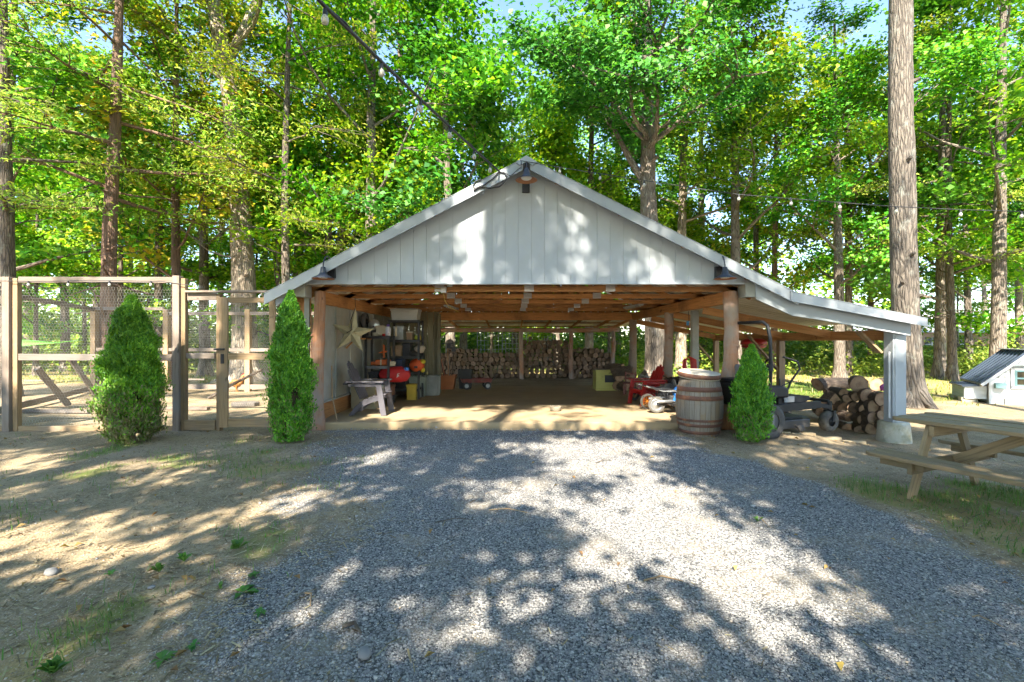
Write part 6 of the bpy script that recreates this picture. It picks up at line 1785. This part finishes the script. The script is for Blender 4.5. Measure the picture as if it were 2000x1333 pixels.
# ------------------------------------------------------------------ picnic table
t = thing('picnic_table', 'weathered wooden picnic table with attached benches at the right', 'picnic table', (4.55, 4.2, -.05), 0)
ax = Vector((.40, -.917, 0)); ay = Vector((.917, .40, 0)); az = Vector((0, 0, 1))   # long way, across
E0 = Vector((4.28, 4.93, -.06))                        # middle of the far-left end
def pt(a, b, z): return E0 + ax * a + ay * b + az * z
def plank(name, a0, a1, b, z, w_, th, clip=.05):
    mb = MB(); poly = [(a0 + clip, b - w_ / 2), (a1, b - w_ / 2), (a1, b + w_ / 2), (a0 + clip, b + w_ / 2), (a0, b + w_ / 2 - clip), (a0, b - w_ / 2 + clip)]
    mb.prism(poly, E0 + az * z, ax, ay, az, th)
    # u must follow the plank's length: prism writes (a, b) already
    return mb.build(name, PICNIC, t, .006, True)
TT = .74
for i in range(5): plank('top_plank', -.02 + random.uniform(-.008, .008), 1.83, (i - 2) * .148, TT + random.uniform(-.003, .003), .135, .038, .05 if i in (0, 4) else .012)
for s in (-1, 1):
    for j in (0, 1): plank('bench_plank', -.03, 1.83, s * (.67 + .0) + (j - .5) * .146, .42, .14, .04, .05)
for a in (.28, 1.52):
    for s in (-1, 1):
        mb = MB(); mb.bar(pt(a, s * .62, 0), pt(a, s * .26, TT - .002), .09, .04, ax); mb.build('leg', PICNIC, t, .004, True)
    mb = MB(); mb.bar(pt(a + .05, -.74, .36), pt(a + .05, .74, .36), .04, .11); mb.build('bench_support', PICNIC, t, .004, True)
    mb = MB(); mb.bar(pt(a + .05, -.36, TT - .06), pt(a + .05, .36, TT - .06), .04, .10); mb.build('top_batten', PICNIC, t, .004, True)
for a0, a1 in ((.36, .86), (1.54, 1.0)):
    mb = MB(); mb.bar(pt(a0, 0, .37), pt(a1, 0, TT - .05), .04, .10, az); mb.build('brace', PICNIC, t, .004, True)
for s in (-1, 1):
    mb = MB(); mb.bar(pt(.06, s * .66, .375), pt(.42, s * .66, .375), .06, .07); mb.build('bench_cleat', PICNIC, t, .004, True)

# ------------------------------------------------------------------ chicken coop
cz0 = -.22
CS = 0.5
t = thing('chicken_coop', 'small white plank coop with dark metal roof and nest box at the right edge', 'coop', (12.35, 11.9, cz0))
COOPW = surf('coop_white', (.66, .69, .70), (.58, .61, .62), .6, scale=3, bump=.1, c3=(.45, .44, .4), f3=(.58, .8)); ROOFB = surf('coop_roof', (.07, .095, .14), (.05, .07, .105), .4, .3, scale=3, bump=.05)
TEAL = surf('teal_paint', (.22, .38, .38), (.18, .32, .32), .6, scale=5, bump=.1); GREYB = wood('coop_grey', (.26, .30, .29), (.18, .21, .2), c3=(.33, .38, .37))
def Cp(mb, name, mat, bevel=.003, par=None): return mb.build(name, mat, par or t, bevel, True)
cx0, cx1, cy0, cy1 = 12.35, 13.9, 11.9, 13.3              # body
zr, ze = 1.26, .56                                       # ridge and eave above the base
xm = 13.0
wallz = lambda x: cz0 + np.interp(x, [cx0, xm, cx1], [ze, zr, .5])
for i in range(9):                                       # front clapboards
    z0 = .12 + i * .128; z1 = z0 + .122
    xs0 = float(np.interp(z1, [ze, zr], [cx0, xm])) if z1 > ze else cx0; xs1 = float(np.interp(z1, [.5, zr], [cx1, xm])) if z1 > .5 else cx1
    if xs1 - xs0 < .1: continue
    mb = MB(); mb.frame((xs0, cy0, cz0 + (z0 + z1) / 2), (1, 0, 0), (0, .985, .17), (0, -.17, .985), xs1 - xs0, .02, z1 - z0); Cp(mb, 'clapboard', COOPW, 0)
mb = MB(); mb.prism([(cx0 + .02, 0), (cx1, 0), (cx1, .48), (xm, zr - .03), (cx0 + .02, ze - .02)], (0, cy0 + .02, cz0), (1, 0, 0), (0, 0, 1), (0, 1, 0), cy1 - cy0 - .04); Cp(mb, 'wall', COOPW, 0)
for x in (cx0 + .04, 12.67): mb = MB(); mb.box((x, cy0 - .018, cz0 + (.30 if x < 12.5 else .36)), (.08, .03, .6 if x < 12.5 else .72)); Cp(mb, 'corner_board', COOPW)
# roof slopes with ribs
def slope(xa, za, xb, zb, y0, y1, n, name):
    mb = MB(); mb.prism([(xa, za), (xb, zb), (xb, zb + .03), (xa, za + .03)], (0, y0, cz0), (1, 0, 0), (0, 0, 1), (0, 1, 0), y1 - y0); r_ = Cp(mb, name, ROOFB, 0)
    for i in range(n):
        y = y0 + .04 + (y1 - y0 - .08) * i / (n - 1); mb = MB(); mb.bar((xa, y, cz0 + za + .04), (xb, y, cz0 + zb + .04), .035, .022); mb.build('roof_rib', ROOFB, r_, 0, True)
    return r_
slope(cx0 - .16, ze - .085, xm, zr, cy0 - .12, cy1 + .1, 8, 'roof_slope'); slope(cx1 + .15, .40, xm, zr + .002, cy0 - .12, cy1 + .1, 8, 'roof_slope')
mb = MB(); mb.box((xm, (cy0 + cy1) / 2, cz0 + zr + .045), (.16, cy1 - cy0 + .24, .02)); Cp(mb, 'ridge_cap', TRIM)
mb = MB(); mb.bar((cx0 - .15, cy0 - .10, cz0 + ze - .12), (xm, cy0 - .10, cz0 + zr - .035), .02, .07); Cp(mb, 'rake_board', COOPW)
mb = MB(); mb.box((cx0 - .13, (cy0 + cy1) / 2, cz0 + ze - .125), (.02, cy1 - cy0 + .1, .07)); Cp(mb, 'fascia', CREAM)
# nest box on the left side
nb = (cx0 - .40, cx0, cy0 + .12, cy1 - .3)
for i in range(3):
    mb = MB(); mb.box(((nb[0] + nb[1]) / 2, nb[2] - .0, cz0 + .14 + .105 * i), (.39, .02, .10)); Cp(mb, 'clapboard', COOPW, 0)
    mb = MB(); mb.box((nb[0], (nb[2] + nb[3]) / 2, cz0 + .14 + .105 * i), (.02, nb[3] - nb[2], .10)); Cp(mb, 'nest_box_board', GREYB, 0)
mb = MB(); mb.box((nb[0] + .2, (nb[2] + nb[3]) / 2, cz0 + .24), (.36, nb[3] - nb[2] - .06, .28)); Cp(mb, 'nest_box', COOPW, 0)
slope(nb[0] - .06, .40, cx0 + .02, .55, nb[2] - .08, nb[3] + .06, 6, 'nest_box_roof') if False else slope(nb[0] - .06, .375, cx0 - .01, .47 - .06, nb[2] - .06, nb[3] + .06, 6, 'nest_box_roof')
mb = MB(); mb.box((nb[0] + .1, cy0 + .3, cz0 + .04), (.3, .3, .14)); Cp(mb, 'stone_pier', FOOTING)
# window with glazing bars
wx0, wx1, wz0, wz1 = 12.80, 13.42, .46, .80
mb = MB(); mb.box(((wx0 + wx1) / 2, cy0 - .025, cz0 + (wz0 + wz1) / 2), (wx1 - wx0, .012, wz1 - wz0)); wn_ = Cp(mb, 'window', surf('window_glass', (.10, .085, .05), (.05, .045, .03), .08, bump=0, c3=(.22, .17, .09), s3=3, f3=(.45, .7)), 0)
mb = MB()
for x in (wx0, (wx0 + wx1) / 2, wx1): mb.box((x, cy0 - .04, cz0 + (wz0 + wz1) / 2), (.04, .03, wz1 - wz0 + .04))
for z in (wz0, (wz0 + wz1) / 2, wz1): mb.box(((wx0 + wx1) / 2, cy0 - .042, cz0 + z), (wx1 - wx0, .03, .035))
mb.build('window_frame', TEAL, wn_, 0, True)
mb = MB()
for x in (wx0 - .05, wx1 + .05): mb.box((x, cy0 - .034, cz0 + (wz0 + wz1) / 2), (.06, .03, wz1 - wz0 + .12))
mb.box(((wx0 + wx1) / 2, cy0 - .034, cz0 + wz0 - .05), (wx1 - wx0 + .16, .03, .06)); mb.box(((wx0 + wx1) / 2, cy0 - .034, cz0 + wz1 + .05), (wx1 - wx0 + .16, .03, .06)); mb.build('window_casing', COOPW, wn_, 0, True)
mb = MB(); mb.box(((wx0 + wx1) / 2, cy0 - .06, cz0 + wz1 + .13), (wx1 - wx0 + .36, .1, .03)); Cp(mb, 'window_hood', GREYB)
mb = MB(); mb.prism([(-.09, 0), (.09, 0), (.10, .12), (-.10, .12)], (12.53, cy0 - .14, cz0 + .38), (1, 0, 0), (0, 0, 1), (0, 1, 0), .12); Cp(mb, 'planter_box', TEAL, .006)

q = on(1931, 787, -.2)
t.location = (q.x, q.y, cz0); t.rotation_euler = (0, 0, R(-31)); t.scale = (1.14,) * 3

# distant house beyond the wood
hx, hy = 30.5, 35
for i, (x, y, w_, d_, h_, rzh) in enumerate(((38.5, 44, 12, 8, 2.3, .25), (52, 47, 14, 8, 2.3, -.1))):
    t = thing('house', ['far brick house with a pale roof seen left of the coop', 'far house with a wide pale roof at the right edge'][i], 'house', (x, y, gz(x, y)), rzh, 'houses beyond the wood')
    BRICKP = surf('pale_brick', (.42, .28, .22), (.34, .22, .17), .9, scale=10); RF = surf('pale_roof', (.60, .58, .57), (.52, .5, .5), .7, bump=.1)
    mb = MB(); mb.box((0, 0, h_ / 2), (w_, d_, h_)); mb.build('wall', BRICKP, t)
    mb = MB(); e = .5; vs = [(-w_ / 2 - e, -d_ / 2 - e, h_), (w_ / 2 + e, -d_ / 2 - e, h_), (w_ / 2 + e, d_ / 2 + e, h_), (-w_ / 2 - e, d_ / 2 + e, h_), (-w_ / 2 + 3, 0, h_ + 2.2), (w_ / 2 - 3, 0, h_ + 2.2)]
    mb.add(vs, [(0, 1, 5, 4), (1, 2, 5), (2, 3, 4, 5), (3, 0, 4), (3, 2, 1, 0)]); mb.build('roof', RF, t)
    for k in range(3):
        mb = MB(); mb.box((-w_ / 3 + k * w_ / 3, -d_ / 2 - .01, 1.3), (1.5, .06, 1.2)); wd = mb.build('window', surf('far_glass', (.05, .06, .08), rough=.1, bump=0), t)
        mb = MB(); mb.box((-w_ / 3 + k * w_ / 3, -d_ / 2 - .045, 1.3), (.07, .03, 1.2)); mb.box((-w_ / 3 + k * w_ / 3, -d_ / 2 - .047, 1.3), (1.5, .03, .07)); mb.build('window_frame', WHITE, wd)

# ------------------------------------------------------------------ weeds, stones and sticks on the ground
WEED = leafmat('weed', [(.05, .16, .03), (.08, .22, .04), (.12, .26, .04)], .3)
def weed(px, py, n, L, label, up=.5):
    b = on(px, py); r = np.random.RandomState(int(px)); P, V = [], []
    t = thing('weed', label, 'weed', (b.x, b.y, gz(b.x, b.y) + .005), 0, 'weeds in the bare ground')
    for i in range(n):
        a = r.uniform(0, 6.28); l = L * r.uniform(.6, 1.1); e = up * r.uniform(.5, 1.4); d = np.array([math.cos(a) * math.cos(e), math.sin(a) * math.cos(e), math.sin(e)]); s = np.array([-math.sin(a), math.cos(a), 0]) * l * .2
        m = d * l * .5 + np.array([0, 0, .01]); tip = d * l - np.array([0, 0, l * .15])
        V.append([[0, 0, 0], list(m + s), list(tip), list(m - s)])
    obj('leaves', soup('leaves', np.array(V), [[0, 1, 2, 3]], WEED), t)
for i, a in enumerate(((466, 1070, 12, .11, 'broad leaved weed standing upright left of the drive', .9), (475, 1157, 9, .10, 'flat bright green weed left of the drive edge', .2), (495, 1125, 26, .045, 'low mat of small weeds beside the drive', .4), (315, 1288, 9, .07, 'four leaved seedling near the bottom left', .3), (378, 1262, 8, .06, 'small seedling right of the four leaved one', .4),
          (105, 1312, 26, .085, 'grassy tuft in the bottom left corner', 1.1), (310, 1115, 14, .08, 'thin upright grass tuft in the left dirt', 1.2), (360, 1095, 12, .08, 'pair of grass tufts in the left dirt', 1.2), (508, 1198, 10, .05, 'tiny weed between gravel and dirt', .4), (1480, 1015, 8, .07, 'small straw coloured sprig at the right of the gravel', .8), (215, 1120, 8, .06, 'small seedling left of the thin tuft', .7), (430, 1150, 7, .06, 'tall thin seedling beside the flat weed', 1.0))):
    weed(*a[:4], a[4], a[5])
STONE = surf('pale_stone', (.25, .24, .23), (.17, .165, .16), .85, scale=6, bump=.3)
for i, (px, py, r, lab) in enumerate(((712, 1275, .045, 'pale rounded stone at the lower left of the drive'), (1643, 1213, .02, 'small pale stone in the right shade of the drive'), (100, 1115, .05, 'flat grey stone in the left dirt'), (1632, 1203, .016, 'small tan stone next to the pale one in the shade'), (745, 1098, .015, 'small white stone on the gravel left of centre'), (296, 1145, .02, 'small grey stone among the left weeds'))):
    b = on(px, py); mb = MB(); mb.ball((0, 0, 0), (r, r * .7, r * .5), 10, 7, jit=.08); o = mb.build('stone', STONE); o.location = (b.x, b.y, gz(b.x, b.y) + r * .3); o.rotation_euler = (0, 0, px)
    tag(o, lab, 'stone', 'loose stones on the ground')
for i, (px, py, qx, qy, r, lab) in enumerate(((596, 1160, 606, 1185, .006, 'short crooked stick on the gravel left of centre'), (668, 1225, 705, 1236, .013, 'stubby dark piece of bark near the drive bottom'), (955, 995, 1030, 1000, .006, 'long thin twig across the middle of the drive'), (1258, 1128, 1335, 1130, .006, 'bent twig on the sunny gravel right of centre'), (1485, 1010, 1505, 1030, .005, 'straw coloured twig on the right of the drive'), (850, 1020, 925, 1014, .005, 'dark twig at the shade edge in the drive middle'), (1165, 905, 1195, 900, .006, 'dark chip of bark on the upper gravel'), (1900, 1205, 1960, 1225, .005, 'dry grass stalk in the lower right'))):
    a, b = on(px, py), on(qx, qy); m = (a + b) / 2 + Vector((0, .05, .01)); mb = MB(); mb.tube([Vector((a.x, a.y, gz(a.x, a.y) + .014)), Vector((m.x, m.y, gz(m.x, m.y) + .02)), Vector((b.x, b.y, gz(b.x, b.y) + .014))], [r, r * .9, r * .5], 6, rough=.15)
    tag(mb.build('twig', BARK_DARK if 'dark' in lab else TANWOOD), lab, 'twig', 'twigs on the drive')
